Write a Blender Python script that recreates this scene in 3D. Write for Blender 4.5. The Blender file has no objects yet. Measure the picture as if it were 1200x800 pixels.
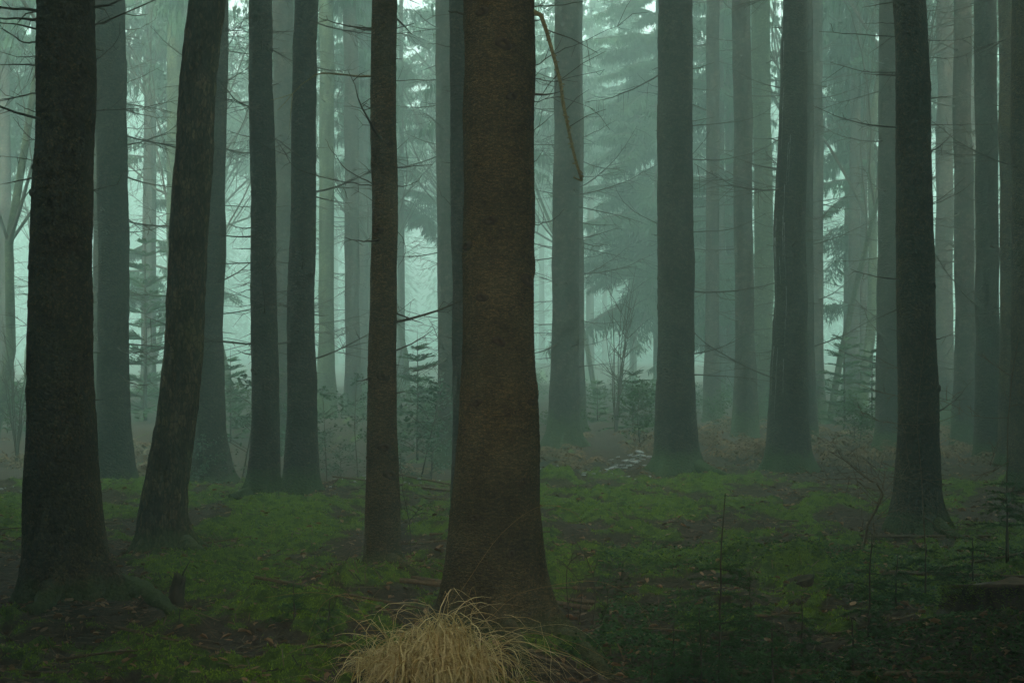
import bpy, math, random
import numpy as np
from mathutils import Vector, Matrix, Quaternion

R = math.radians
S = bpy.context.scene
C = S.collection

# ------------------------------------------------------------------ camera
F = 1667.0          # focal length in pixels of the 1200 px wide photograph
CH = 1.7            # camera height
cd = bpy.data.cameras.new('camera')
cam = bpy.data.objects.new('camera', cd)
C.objects.link(cam)
cam.location = (0, 0, CH)
cam.rotation_euler = (R(90), 0, 0)
cd.sensor_width = 36.0
cd.lens = 50.0
cd.clip_start = 0.05
cd.clip_end = 2000
S.camera = cam

# ------------------------------------------------------------------ sky, sun, exposure
SUN_EL, SUN_AZ = 28.0, 182.0      # elevation, azimuth measured from +Y towards +X
w = bpy.data.worlds.new('World')
S.world = w
w.use_nodes = True
nt = w.node_tree
bg = nt.nodes['Background']
sky = nt.nodes.new('ShaderNodeTexSky')
sky.sky_type = 'NISHITA'
sky.sun_disc = False
sky.sun_elevation = R(SUN_EL)
sky.sun_rotation = R(SUN_AZ)
sky.air_density = 1.0
sky.dust_density = 4.0
hs = nt.nodes.new('ShaderNodeHueSaturation')
hs.inputs['Saturation'].default_value = 0.12
nt.links.new(sky.outputs[0], hs.inputs['Color'])
nt.links.new(hs.outputs[0], bg.inputs[0])
bg.inputs[1].default_value = 0.12
sl = bpy.data.lights.new('sun', 'SUN')
sl.energy = 0.5
sl.angle = R(14)
sl.color = (1.0, 0.95, 0.86)
sun = bpy.data.objects.new('sun', sl)
C.objects.link(sun)
sdir = Vector((math.sin(R(SUN_AZ)) * math.cos(R(SUN_EL)), math.cos(R(SUN_AZ)) * math.cos(R(SUN_EL)), math.sin(R(SUN_EL))))
sun.rotation_euler = sdir.to_track_quat('Z', 'Y').to_euler()
sun.location = (0, 30, 60)
vs = S.view_settings
vs.view_transform = 'Standard'
vs.look = 'None'
vs.exposure = 3.0
vs.gamma = 1.0
cy = S.cycles
S.render.engine = 'CYCLES'
cy.use_denoising = True
cy.denoiser = 'OPENIMAGEDENOISE'
cy.max_bounces = 6
cy.diffuse_bounces = 3
cy.glossy_bounces = 2
cy.transmission_bounces = 2
cy.volume_bounces = 2
cy.use_adaptive_sampling = True
cy.adaptive_threshold = 0.02
cy.caustics_reflective = False
cy.caustics_refractive = False
HAZE_DENSITY = 0.0145
HAZE_COLOR = (0.65, 0.92, 0.82)

# ------------------------------------------------------------------ helpers
rng = random.Random(7)
nr = np.random.default_rng(7)


def P(px, py, d):
    """a point of the place from its bearing and its distance"""
    return Vector(((px - 600) / F * d, d, CH - (py - 400) / F * d))


def _hash(ix, iy, iz, seed):
    h = (ix.astype(np.int64) * 374761393 + iy.astype(np.int64) * 668265263 + iz.astype(np.int64) * 1274126177 + seed * 974711) & 0xffffffff
    h = ((h ^ (h >> 13)) * 1274126177) & 0xffffffff
    h = ((h ^ (h >> 16)) * 2246822519) & 0xffffffff
    return ((h ^ (h >> 15)) & 0xffff) / 65535.0


def vn(x, y, z=None, seed=0):
    x = np.asarray(x, float); y = np.asarray(y, float)
    z = np.zeros_like(x) if z is None else np.asarray(z, float)
    ix, iy, iz = np.floor(x), np.floor(y), np.floor(z)
    fx, fy, fz = x - ix, y - iy, z - iz
    fx = fx * fx * (3 - 2 * fx); fy = fy * fy * (3 - 2 * fy); fz = fz * fz * (3 - 2 * fz)
    r = 0
    for a in (0, 1):
        wx = fx if a else 1 - fx
        for b in (0, 1):
            wy = fy if b else 1 - fy
            for c in (0, 1):
                wz = fz if c else 1 - fz
                r = r + wx * wy * wz * _hash(ix + a, iy + b, iz + c, seed)
    return r


def fbm(x, y, z=None, seed=0, oct=4):
    r, a, t = 0, 1.0, 0
    x = np.asarray(x, float); y = np.asarray(y, float)
    for k in range(oct):
        r = r + a * vn(x * 2 ** k, y * 2 ** k, None if z is None else np.asarray(z, float) * 2 ** k, seed + k * 17)
        t += a; a *= 0.5
    return r / t


class MB:
    """collects faces for one mesh"""
    def __init__(s):
        s.v = []; s.q = []; s.t = []; s.n = 0

    def add(s, v, q=None, t=None):
        v = np.asarray(v, float).reshape(-1, 3)
        if q is not None and len(q): s.q.append(np.asarray(q, np.int64).reshape(-1, 4) + s.n)
        if t is not None and len(t): s.t.append(np.asarray(t, np.int64).reshape(-1, 3) + s.n)
        s.v.append(v); s.n += len(v)

    def merge(s, o, M=None):
        for v in [np.concatenate(o.v)] if o.v else []:
            if M is not None:
                A = np.array(M.to_3x3()); v = v @ A.T + np.array(M.translation)
            s.add(v, np.concatenate(o.q) if o.q else None, np.concatenate(o.t) if o.t else None)

    def tube(s, pts, rad, sides=5, cap=True):
        p = np.asarray([tuple(a) for a in pts], float)
        n = len(p)
        rad = np.asarray(rad, float) if np.ndim(rad) else np.full(n, float(rad))
        tg = np.gradient(p, axis=0)
        tg /= np.linalg.norm(tg, axis=1, keepdims=True) + 1e-9
        ref = np.array((0.0, 0.0, 1.0)) if abs(tg[0][2]) < 0.9 else np.array((1.0, 0.0, 0.0))
        u = np.cross(tg, ref); u /= np.linalg.norm(u, axis=1, keepdims=True) + 1e-9
        v = np.cross(tg, u)
        a = np.arange(sides) * 2 * math.pi / sides
        ring = u[:, None, :] * np.cos(a)[None, :, None] + v[:, None, :] * np.sin(a)[None, :, None]
        V = (p[:, None, :] + ring * rad[:, None, None]).reshape(-1, 3)
        i = np.arange(n - 1)[:, None] * sides; j = np.arange(sides)[None, :]; k = (j + 1) % sides
        q = np.stack([i + j, i + k, i + sides + k, i + sides + j], -1).reshape(-1, 4)
        t = []
        if cap:
            for e, o in ((0, 1), ((n - 1) * sides, 0)):
                for m in range(1, sides - 1):
                    t.append((e, e + m + 1, e + m) if o else (e, e + m, e + m + 1))
        s.add(V, q, t)

    def ribbon(s, pts, wid, side):
        p = np.asarray([tuple(a) for a in pts], float); n = len(p)
        sd = np.asarray(side, float); sd = sd / (np.linalg.norm(sd) + 1e-9)
        wid = np.asarray(wid, float)[:, None]
        V = np.concatenate([p - sd * wid / 2, p + sd * wid / 2])
        i = np.arange(n - 1)
        s.add(V, np.stack([i, i + 1, i + 1 + n, i + n], -1))

    def build(s, name, mat, parent=None, loc=None, smooth=True):
        me = mesh_of(s, name, mat, smooth)
        return link(name, me, parent, loc)


def mesh_of(mb, name, mat, smooth=True):
    me = bpy.data.meshes.new(name)
    V = np.concatenate(mb.v) if mb.v else np.zeros((0, 3))
    q = np.concatenate(mb.q) if mb.q else np.zeros((0, 4), np.int64)
    t = np.concatenate(mb.t) if mb.t else np.zeros((0, 3), np.int64)
    me.vertices.add(len(V)); me.vertices.foreach_set('co', V.astype(np.float32).ravel())
    nl = q.size + t.size
    me.loops.add(nl)
    me.loops.foreach_set('vertex_index', np.concatenate([q.ravel(), t.ravel()]).astype(np.int32))
    me.polygons.add(len(q) + len(t))
    st = np.concatenate([np.arange(len(q)) * 4, q.size + np.arange(len(t)) * 3]).astype(np.int32)
    me.polygons.foreach_set('loop_start', st)
    me.polygons.foreach_set('use_smooth', np.full(len(q) + len(t), bool(smooth)))
    me.update(calc_edges=True)
    me.validate()
    if mat: me.materials.append(mat)
    return me


def link(name, data, parent=None, loc=None, rot=None, scale=None):
    o = bpy.data.objects.new(name, data)
    C.objects.link(o)
    if parent: o.parent = parent
    if loc is not None: o.location = loc
    if rot is not None: o.rotation_euler = rot
    if scale is not None: o.scale = (scale,) * 3 if np.ndim(scale) == 0 else scale
    return o


def tag(o, label, cat, group=None, kind=None):
    if label: o['label'] = label
    if cat: o['category'] = cat
    if group: o['group'] = group
    if kind: o['kind'] = kind
    return o


def thing(name, loc, label, cat, group=None, rz=0.0):
    return tag(link(name, None, None, loc, (0, 0, rz)), label, cat, group)


# ------------------------------------------------------------------ materials
def mat_new(name, rough=0.9, spec=0.2):
    m = bpy.data.materials.new(name)
    m.use_nodes = True
    b = m.node_tree.nodes['Principled BSDF']
    b.inputs['Roughness'].default_value = rough
    b.inputs['Specular IOR Level'].default_value = spec
    return m, m.node_tree, b


def N(nt, t, **k):
    n = nt.nodes.new(t)
    for a, v in k.items(): setattr(n, a, v)
    return n


def noise(nt, vec, scale, detail=4, rough=0.55):
    n = N(nt, 'ShaderNodeTexNoise')
    n.inputs['Scale'].default_value = scale
    n.inputs['Detail'].default_value = detail
    n.inputs['Roughness'].default_value = rough
    if vec is not None: nt.links.new(vec, n.inputs['Vector'])
    return n.outputs['Fac']


def ramp(nt, fac, stops):
    r = N(nt, 'ShaderNodeValToRGB')
    e = r.color_ramp.elements
    while len(e) < len(stops): e.new(0.5)
    for i, (p, c) in enumerate(stops):
        e[i].position = p; e[i].color = (*c, 1) if len(c) == 3 else c
    nt.links.new(fac, r.inputs[0])
    return r.outputs[0]


def mix(nt, fac, a, b, mode='MIX'):
    m = N(nt, 'ShaderNodeMix', data_type='RGBA', blend_type=mode)
    for sock, v in ((m.inputs[0], fac), (m.inputs[6], a), (m.inputs[7], b)):
        if hasattr(v, 'links'): nt.links.new(v, sock)
        elif isinstance(v, tuple): sock.default_value = (*v, 1)
        else: sock.default_value = v
    return m.outputs[2]


def mth(nt, op, a, b=0.0, clamp=False):
    m = N(nt, 'ShaderNodeMath', operation=op); m.use_clamp = clamp
    for sock, v in ((m.inputs[0], a), (m.inputs[1], b)):
        if hasattr(v, 'links'): nt.links.new(v, sock)
        else: sock.default_value = v
    return m.outputs[0]


def bark_mat(name, crack, plate, lichen, sx=95.0, sz=1.7, moss_h=0.5, moss_amt=0.5, bump=0.6, side=None):
    m, nt, b = mat_new(name, 0.95, 0.1)
    tc = N(nt, 'ShaderNodeTexCoord').outputs['Object']
    mp = N(nt, 'ShaderNodeMapping'); mp.inputs['Scale'].default_value = (1, 1, sz)
    nt.links.new(tc, mp.inputs[0]); v = mp.outputs[0]
    fine = noise(nt, v, sx, 5, 0.6)
    mid = noise(nt, v, sx * 0.28, 4, 0.6)
    big = noise(nt, tc, 3.2, 4, 0.6)
    vo = N(nt, 'ShaderNodeTexVoronoi', feature='F1'); vo.inputs['Scale'].default_value = sx * 0.5
    nt.links.new(v, vo.inputs['Vector'])
    flake = mth(nt, 'ADD', mth(nt, 'ADD', mth(nt, 'MULTIPLY', fine, 0.5), mth(nt, 'MULTIPLY', mid, 0.34)), mth(nt, 'MULTIPLY', noise(nt, tc, 9.0, 4, 0.65), 0.16))
    col = ramp(nt, flake, [(0.40, crack), (0.5, tuple(0.45 * (p + c) for p, c in zip(plate, crack))), (0.60, plate)])
    lm = ramp(nt, big, [(0.45, (0, 0, 0)), (0.68, (1, 1, 1))])
    col = mix(nt, mth(nt, 'MULTIPLY', lm, 0.5), col, lichen)
    spots = ramp(nt, noise(nt, tc, 24.0, 5, 0.7), [(0.60, (0, 0, 0)), (0.70, (1, 1, 1))])
    col = mix(nt, mth(nt, 'MULTIPLY', spots, 0.35), col, tuple(min(1.0, 1.35 * c) for c in lichen))
    cell = N(nt, 'ShaderNodeSeparateColor'); nt.links.new(vo.outputs['Color'], cell.inputs[0])
    plt = ramp(nt, cell.outputs[0], [(0.1, (0.62, 0.62, 0.62)), (0.9, (1.3, 1.27, 1.22))])
    col = mix(nt, 1.0, col, plt, 'MULTIPLY')
    ve = N(nt, 'ShaderNodeTexVoronoi', feature='DISTANCE_TO_EDGE'); ve.inputs['Scale'].default_value = sx * 0.5; nt.links.new(v, ve.inputs['Vector'])
    col = mix(nt, ramp(nt, ve.outputs['Distance'], [(0.0, (0.75, 0.75, 0.75)), (0.10, (0, 0, 0))]), col, crack)
    stain = ramp(nt, noise(nt, tc, 1.7, 3, 0.6), [(0.35, (0.55, 0.55, 0.55)), (0.6, (1, 1, 1))])
    col = mix(nt, 1.0, col, stain, 'MULTIPLY')
    # moss creeping up from the root flare
    sep = N(nt, 'ShaderNodeSeparateXYZ'); nt.links.new(tc, sep.inputs[0])
    hgt = mth(nt, 'SUBTRACT', 1.0, mth(nt, 'DIVIDE', sep.outputs[2], moss_h))
    mm = mth(nt, 'ADD', mth(nt, 'MULTIPLY', hgt, 0.9), mth(nt, 'SUBTRACT', noise(nt, tc, 7.0, 5, 0.65), 0.62))
    mm = mth(nt, 'MULTIPLY', mth(nt, 'MULTIPLY', mm, 3.0, True), moss_amt, True)
    mcol = ramp(nt, noise(nt, tc, 60, 4), [(0.3, (0.025, 0.055, 0.012)), (0.7, (0.07, 0.14, 0.025))])
    col = mix(nt, mm, col, mcol)
    nt.links.new(col, b.inputs['Base Color'])
    bp = N(nt, 'ShaderNodeBump'); bp.inputs['Strength'].default_value = min(1.0, bump * 1.3); bp.inputs['Distance'].default_value = 0.025
    hh = mth(nt, 'ADD', flake, mth(nt, 'MULTIPLY', vo.outputs['Distance'], -0.5))
    nt.links.new(hh, bp.inputs['Height']); nt.links.new(bp.outputs[0], b.inputs['Normal'])
    return m


def foliage_mat(name, c0, c1, rough=0.7, trans=0.0, spec=0.25):
    m, nt, b = mat_new(name, rough, spec)
    g = N(nt, 'ShaderNodeNewGeometry').outputs['Random Per Island']
    oi = N(nt, 'ShaderNodeObjectInfo').outputs['Random']
    f = mth(nt, 'ADD', mth(nt, 'MULTIPLY', g, 0.7), mth(nt, 'MULTIPLY', oi, 0.3))
    col = ramp(nt, f, [(0.1, c0), (0.9, c1)])
    nt.links.new(col, b.inputs['Base Color'])
    if trans:
        t = N(nt, 'ShaderNodeBsdfTranslucent'); nt.links.new(col, t.inputs[0])
        ms = N(nt, 'ShaderNodeMixShader'); ms.inputs[0].default_value = trans
        out = nt.nodes['Material Output']
        nt.links.new(b.outputs[0], ms.inputs[1]); nt.links.new(t.outputs[0], ms.inputs[2]); nt.links.new(ms.outputs[0], out.inputs[0])
    return m


M = {}
M['bark'] = bark_mat('spruce_bark', (0.022, 0.015, 0.007), (0.25, 0.18, 0.075), (0.19, 0.165, 0.085), 120, 2.4, 0.2, 0.35, 0.8)
M['bark_dark'] = bark_mat('dark_spruce_bark', (0.012, 0.008, 0.004), (0.15, 0.10, 0.042), (0.10, 0.082, 0.038), 85, 1.0, 0.22, 0.55, 0.8)
M['bark_flaky'] = bark_mat('flaky_bark', (0.016, 0.013, 0.006), (0.20, 0.15, 0.07), (0.11, 0.12, 0.045), 55, 0.45, 0.25, 0.5, 1.0)
M['bark_mid'] = bark_mat('grey_spruce_bark', (0.02, 0.016, 0.011), (0.10, 0.08, 0.055), (0.075, 0.08, 0.055), 60, 1.4, 0.4, 0.6, 0.6)
M['bark_far'] = bark_mat('far_spruce_bark', (0.03, 0.026, 0.02), (0.11, 0.09, 0.065), (0.09, 0.10, 0.07), 40, 1.2, 0.7, 0.5, 0.5)
M['bark_green'] = bark_mat('algae_green_bark', (0.04, 0.05, 0.025), (0.12, 0.15, 0.075), (0.10, 0.14, 0.07), 40, 1.2, 0.7, 0.5, 0.5)


def simple_noise_mat(name, c0, c1, scale, rough=0.9, bump=0.3, dist=0.006, stretch=(1, 1, 1)):
    m, nt, b = mat_new(name, rough, 0.15)
    tc = N(nt, 'ShaderNodeTexCoord').outputs['Object']
    mp = N(nt, 'ShaderNodeMapping'); mp.inputs['Scale'].default_value = stretch
    nt.links.new(tc, mp.inputs[0])
    f = noise(nt, mp.outputs[0], scale, 5, 0.6)
    nt.links.new(ramp(nt, f, [(0.3, c0), (0.7, c1)]), b.inputs['Base Color'])
    bp = N(nt, 'ShaderNodeBump'); bp.inputs['Strength'].default_value = bump; bp.inputs['Distance'].default_value = dist
    nt.links.new(f, bp.inputs['Height']); nt.links.new(bp.outputs[0], b.inputs['Normal'])
    return m


M['twig'] = simple_noise_mat('dead_twig', (0.03, 0.022, 0.014), (0.085, 0.068, 0.042), 60)
M['twig_olive'] = simple_noise_mat('olive_lichen_twig', (0.09, 0.08, 0.03), (0.24, 0.21, 0.09), 70)
M['twig_brown'] = simple_noise_mat('brown_twig', (0.07, 0.045, 0.022), (0.17, 0.12, 0.06), 60)
M['resin'] = simple_noise_mat('pale_resin', (0.10, 0.11, 0.10), (0.32, 0.33, 0.31), 40, 0.7)
M['needle'] = foliage_mat('spruce_needles', (0.018, 0.05, 0.022), (0.045, 0.10, 0.04), 0.7, 0.15)
M['needle_sap'] = foliage_mat('sapling_needles', (0.016, 0.06, 0.012), (0.05, 0.15, 0.03), 0.7, 0.2, 0.12)
M['holly'] = foliage_mat('holly_leaves', (0.02, 0.07, 0.03), (0.05, 0.14, 0.06), 0.4, 0.1, 0.4)
M['herb'] = foliage_mat('low_herb_leaves', (0.012, 0.045, 0.006), (0.045, 0.12, 0.015), 0.7, 0.15, 0.1)
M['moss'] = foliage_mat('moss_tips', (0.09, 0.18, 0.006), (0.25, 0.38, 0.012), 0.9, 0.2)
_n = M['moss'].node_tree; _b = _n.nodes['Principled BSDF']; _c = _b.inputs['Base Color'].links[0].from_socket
_f = ramp(_n, noise(_n, N(_n, 'ShaderNodeTexCoord').outputs['Object'], 11, 5, 0.7), [(0.40, (0.35, 0.4, 0.45)), (0.56, (1, 1, 1))])  # dark mottle: moss variation, also painted shade between the tips
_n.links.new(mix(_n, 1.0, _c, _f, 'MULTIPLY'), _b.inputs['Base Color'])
M['leaf'] = foliage_mat('brown_leaf_litter', (0.06, 0.03, 0.012), (0.36, 0.21, 0.10), 0.75, 0.1)
M['stick'] = foliage_mat('needle_litter', (0.025, 0.016, 0.009), (0.20, 0.135, 0.07), 0.9)
M['bracken'] = foliage_mat('withered_bracken', (0.09, 0.055, 0.02), (0.24, 0.155, 0.065), 0.85, 0.15)
M['grass'] = foliage_mat('straw_grass', (0.45, 0.30, 0.07), (0.98, 0.86, 0.46), 0.45, 0.45, 0.35)
M['stalk'] = simple_noise_mat('dry_stalk', (0.20, 0.13, 0.05), (0.36, 0.26, 0.11), 30)
M['pale'] = simple_noise_mat('pale_slab', (0.16, 0.18, 0.18), (0.55, 0.58, 0.57), 9)
M['rot'] = simple_noise_mat('rotten_wood', (0.012, 0.009, 0.006), (0.08, 0.055, 0.03), 28, 0.95, 0.9, 0.012, (1, 1, 0.45))
M['cut'] = simple_noise_mat('weathered_cut_wood', (0.03, 0.02, 0.01), (0.12, 0.08, 0.04), 22, 0.9, 0.5)

# ground: needle litter and moss told apart by the mesh attribute "moss"
m, gnt, gb = mat_new('forest_floor', 0.95, 0.1)
tc = N(gnt, 'ShaderNodeTexCoord').outputs['Object']
at = N(gnt, 'ShaderNodeAttribute'); at.attribute_name = 'moss'
f1 = noise(gnt, tc, 38, 6, 0.7); f2 = noise(gnt, tc, 140, 4, 0.7); f3 = noise(gnt, tc, 2.1, 3)
lit = ramp(gnt, f1, [(0.28, (0.014, 0.010, 0.006)), (0.5, (0.055, 0.036, 0.020)), (0.72, (0.13, 0.085, 0.045))])
lit = mix(gnt, mth(gnt, 'MULTIPLY', f2, 0.5), lit, (0.05, 0.032, 0.018))
mos = ramp(gnt, f2, [(0.28, (0.02, 0.05, 0.004)), (0.52, (0.12, 0.205, 0.008)), (0.75, (0.22, 0.33, 0.014))])
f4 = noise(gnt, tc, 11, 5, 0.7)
mos = mix(gnt, ramp(gnt, f4, [(0.40, (.8, .8, .8)), (0.55, (0, 0, 0))]), mos, (0.018, 0.045, 0.005))  # darker moss patches, also painting shade into gaps between cushions
mos = mix(gnt, mth(gnt, 'MULTIPLY', f3, 0.4), mos, (0.05, 0.075, 0.012))
fac = mth(gnt, 'ADD', at.outputs['Fac'], mth(gnt, 'MULTIPLY', mth(gnt, 'SUBTRACT', f1, 0.5), 0.9))
fac = ramp(gnt, fac, [(0.38, (0, 0, 0)), (0.62, (1, 1, 1))])
gnt.links.new(mix(gnt, fac, lit, mos), gb.inputs['Base Color'])
bp = N(gnt, 'ShaderNodeBump'); bp.inputs['Strength'].default_value = 1.0; bp.inputs['Distance'].default_value = 0.02
gnt.links.new(mth(gnt, 'ADD', f1, mth(gnt, 'MULTIPLY', f2, 0.6)), bp.inputs['Height'])
gnt.links.new(bp.outputs[0], gb.inputs['Normal'])
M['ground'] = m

# ------------------------------------------------------------------ terrain
def gpos(px, py, dz=0.0):
    d = (CH - dz) * F / (py - 400.0)
    return (px - 600) / F * d, d


HUMPS = []
for px_, py_, amp, r in ((795, 553, .10, .9), (655, 566, .14, .35), (690, 562, .05, .5), (330, 585, .08, .9), (1120, 775, .14, .55), (1190, 770, .10, .5),
                         (890, 662, .12, .45), (930, 668, .08, .3), (430, 690, .09, .30), (470, 678, .06, .25), (360, 722, .13, .33), (310, 715, .05, .4),
                         (90, 712, .09, .7), (200, 700, .04, .3), (560, 770, .10, .5), (490, 800, .08, .4), (1070, 650, .07, .4), (190, 650, .05, .5),
                         (520, 648, .05, .16), (1000, 690, .06, .3), (740, 556, .05, .4), (700, 690, -.05, .5), (620, 765, .06, .4), (860, 600, .05, .6)):
    x_, y_ = gpos(px_, py_); HUMPS.append((x_, y_, amp, r))


def sstep(a, b, x):
    t = np.clip((x - a) / (b - a), 0, 1); return t * t * (3 - 2 * t)


def terr_base(x, y):
    x = np.asarray(x, float); y = np.asarray(y, float)
    h = (fbm(x * 0.35, y * 0.35, None, 3, 3) - 0.5) * 0.16 * sstep(5, 8, np.abs(y) + 3)
    h = h + (fbm(x * 0.06, y * 0.06, None, 5, 2) - 0.5) * 1.2 * sstep(30, 60, np.hypot(x, y))
    h = h + (fbm(x * 1.6, y * 1.6, None, 9, 3) - 0.5) * 0.16
    for hx, hy, a, r in HUMPS:
        h = h + a * np.exp(-((x - hx) ** 2 + (y - hy) ** 2) / (r * r))
    # the shelf ends in a low bank on the left; behind it the floor is lower
    edge = 16.9 + 0.5 * np.sin(x * 0.8)
    h = h - 0.33 * sstep(0, 1.2, y - edge) * sstep(1.2, -0.5, x) * sstep(32, 24, y)
    return h


def moss_f(x, y):
    x = np.asarray(x, float); y = np.asarray(y, float)
    n = fbm(x * 0.9, y * 0.9, None, 21, 4)
    m = (n - 0.5) * 3.4 + 0.30 + (fbm(x * 3.6, y * 3.6, None, 23, 3) - 0.5) * 3.0 + (fbm(x * 11, y * 11, None, 25, 2) - 0.5) * 1.3
    band = np.exp(-((y - 14.0) / 3.6) ** 2)
    m = m + 0.48 * band - 0.1
    m = m - 0.9 * sstep(18.0, 19.5, y) - 0.28 * sstep(10.5, 8.2, y)
    m = m - 0.55 * sstep(1.6, 3.6, x - (y - 12) * 0.05) * sstep(13.0, 15.5, y)      # bare needles on the right behind
    m = m - 0.6 * np.exp(-(((x + 2.9) / 1.3) ** 2 + ((y - 9.1) / 0.75) ** 2))        # bare below the thick left trunk
    m = m - 0.6 * np.exp(-(((x + 0.6) / 0.7) ** 2 + ((y - 12.3) / 0.8) ** 2))
    m = m - 0.5 * np.exp(-(((x - 2.2) / 0.8) ** 2 + ((y - 18.2) / 0.8) ** 2))
    m = m - 0.5 * np.exp(-(((x + 2.6) / 0.6) ** 2 + ((y - 11.4) / 0.5) ** 2))
    m = m - 0.4 * np.exp(-(((x - 0.8) / 0.6) ** 2 + ((y - 8.3) / 0.8) ** 2))
    for hx, hy, a, r in HUMPS:
        if r < 0.4 and a > 0: m = m + 0.7 * np.exp(-((x - hx) ** 2 + (y - hy) ** 2) / (r * r))
    return np.clip(m, 0, 1)


def terr(x, y):
    x = np.asarray(x, float); y = np.asarray(y, float)
    mo = moss_f(x, y)
    cush = np.abs(fbm(x * 3.4 + vn(x * 6, y * 6, None, 33) * .5, y * 3.4, None, 31, 3) - 0.5) * 2.4
    h = terr_base(x, y) + mo * (0.10 - 0.115 * cush ** 0.55) + (vn(x * 9, y * 9, None, 41) - 0.5) * 0.022 + (vn(x * 22, y * 22, None, 43) - 0.5) * 0.012
    return h


def T1(x, y):
    return float(terr(np.array([x]), np.array([y]))[0])


# the floor is level with the viewer's at the feet of the near stems
FEET = np.array([((px_ - 600) / F * d_, d_) for px_, d_ in ((584, 8.33), (76, 9.35), (447, 10.6), (192, 11.6), (546, 14.0), (306, 15.5), (353, 15.9), (794, 18.5), (1076, 12.9))])
_raw = terr(FEET[:, 0], FEET[:, 1])
_D2 = ((FEET[:, None, :] - FEET[None, :, :]) ** 2).sum(-1)
_AMP = np.linalg.solve(np.exp(-_D2 / .8) + 1e-6 * np.eye(len(FEET)), -_raw)
_terr0 = terr


def terr(x, y):
    x = np.asarray(x, float); y = np.asarray(y, float); h = _terr0(x, y)
    for (fx, fy), a_ in zip(FEET, _AMP):
        h = h + a_ * np.exp(-((x - fx) ** 2 + (y - fy) ** 2) / .8)
    return h


def stretch(lo, hi, step, far_lo, far_hi, g=1.16):
    c = list(np.arange(lo, hi, step))
    s = step; p = c[-1]; up = []
    while p < far_hi: s *= g; p += s; up.append(min(p, far_hi))
    s = step; p = c[0]; dn = []
    while p > far_lo: s *= g; p -= s; dn.append(max(p, far_lo))
    return np.array(dn[::-1] + c + up)


gx = stretch(-6.2, 6.2, 0.034, -145, 145)
gy = stretch(6.2, 18.8, 0.036, -55, 235)
X, Y = np.meshgrid(gx, gy)
Z = terr(X.ravel(), Y.ravel()).reshape(X.shape)
nx, ny = len(gx), len(gy)
i = (np.arange(ny - 1)[:, None] * nx + np.arange(nx - 1)[None, :])
q = np.stack([i, i + 1, i + 1 + nx, i + nx], -1).reshape(-1, 4)
g = MB(); g.add(np.stack([X, Y, Z], -1).reshape(-1, 3), q)
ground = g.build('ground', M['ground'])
ground['kind'] = 'structure'
a = ground.data.attributes.new('moss', 'FLOAT', 'POINT')
a.data.foreach_set('value', moss_f(X.ravel(), Y.ravel()).astype(np.float32))
GROUND_MIN = float(Z.min())

# ------------------------------------------------------------------ trunks
def trunk_mesh(zs, cx, cyy, rad, nseg, roots=(), bark=0.006, seed=0, freq=40, knots=0, vert=1.0):
    th = np.arange(nseg) * 2 * math.pi / nseg
    Zg, Tg = np.meshgrid(zs, th, indexing='ij')
    Rg = np.repeat(np.asarray(rad)[:, None], nseg, 1)
    for ang, st, wd, hk in roots:
        dlt = np.angle(np.exp(1j * (Tg - ang)))
        Rg = Rg * (1 + st * np.exp(-np.clip(Zg, 0, None) / hk) * np.exp(-(dlt / wd) ** 2))
    ux, uy = np.cos(Tg), np.sin(Tg)
    r0 = np.asarray(rad).max()
    px, py = ux * r0, uy * r0
    Rg = Rg + (fbm(px * 3 + 7, py * 3, Zg * 1.2, seed, 3) - 0.5) * 0.05 * r0
    fl = fbm(px * freq, py * freq, Zg * freq * vert, seed + 5, 3)
    Rg = Rg + (fl - 0.5) * bark * 2.0
    kr = random.Random(seed + 99)
    for k in range(knots):
        ka, kz, ks = kr.uniform(0, 6.28), kr.uniform(0.6, 4.5), kr.uniform(0.02, 0.05)
        dl = np.angle(np.exp(1j * (Tg - ka))) * r0
        dd = np.sqrt(dl ** 2 + (Zg - kz) ** 2) / ks
        Rg = Rg + (np.exp(-dd ** 2) * 0.009 - np.exp(-(dd * 2.6) ** 2) * 0.016) * (ks / 0.03)
    V = np.stack([np.asarray(cx)[:, None] + ux * Rg, np.asarray(cyy)[:, None] + uy * Rg, Zg], -1).reshape(-1, 3)
    n = len(zs)
    i = np.arange(n - 1)[:, None] * nseg; j = np.arange(nseg)[None, :]; k = (j + 1) % nseg
    q = np.stack([i + j, i + k, i + nseg + k, i + nseg + j], -1).reshape(-1, 4)
    mb = MB(); mb.add(V, q, [((n - 1) * nseg, (n - 1) * nseg + m_, (n - 1) * nseg + m_ + 1) for m_ in range(1, nseg - 1)])
    return mb


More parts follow.
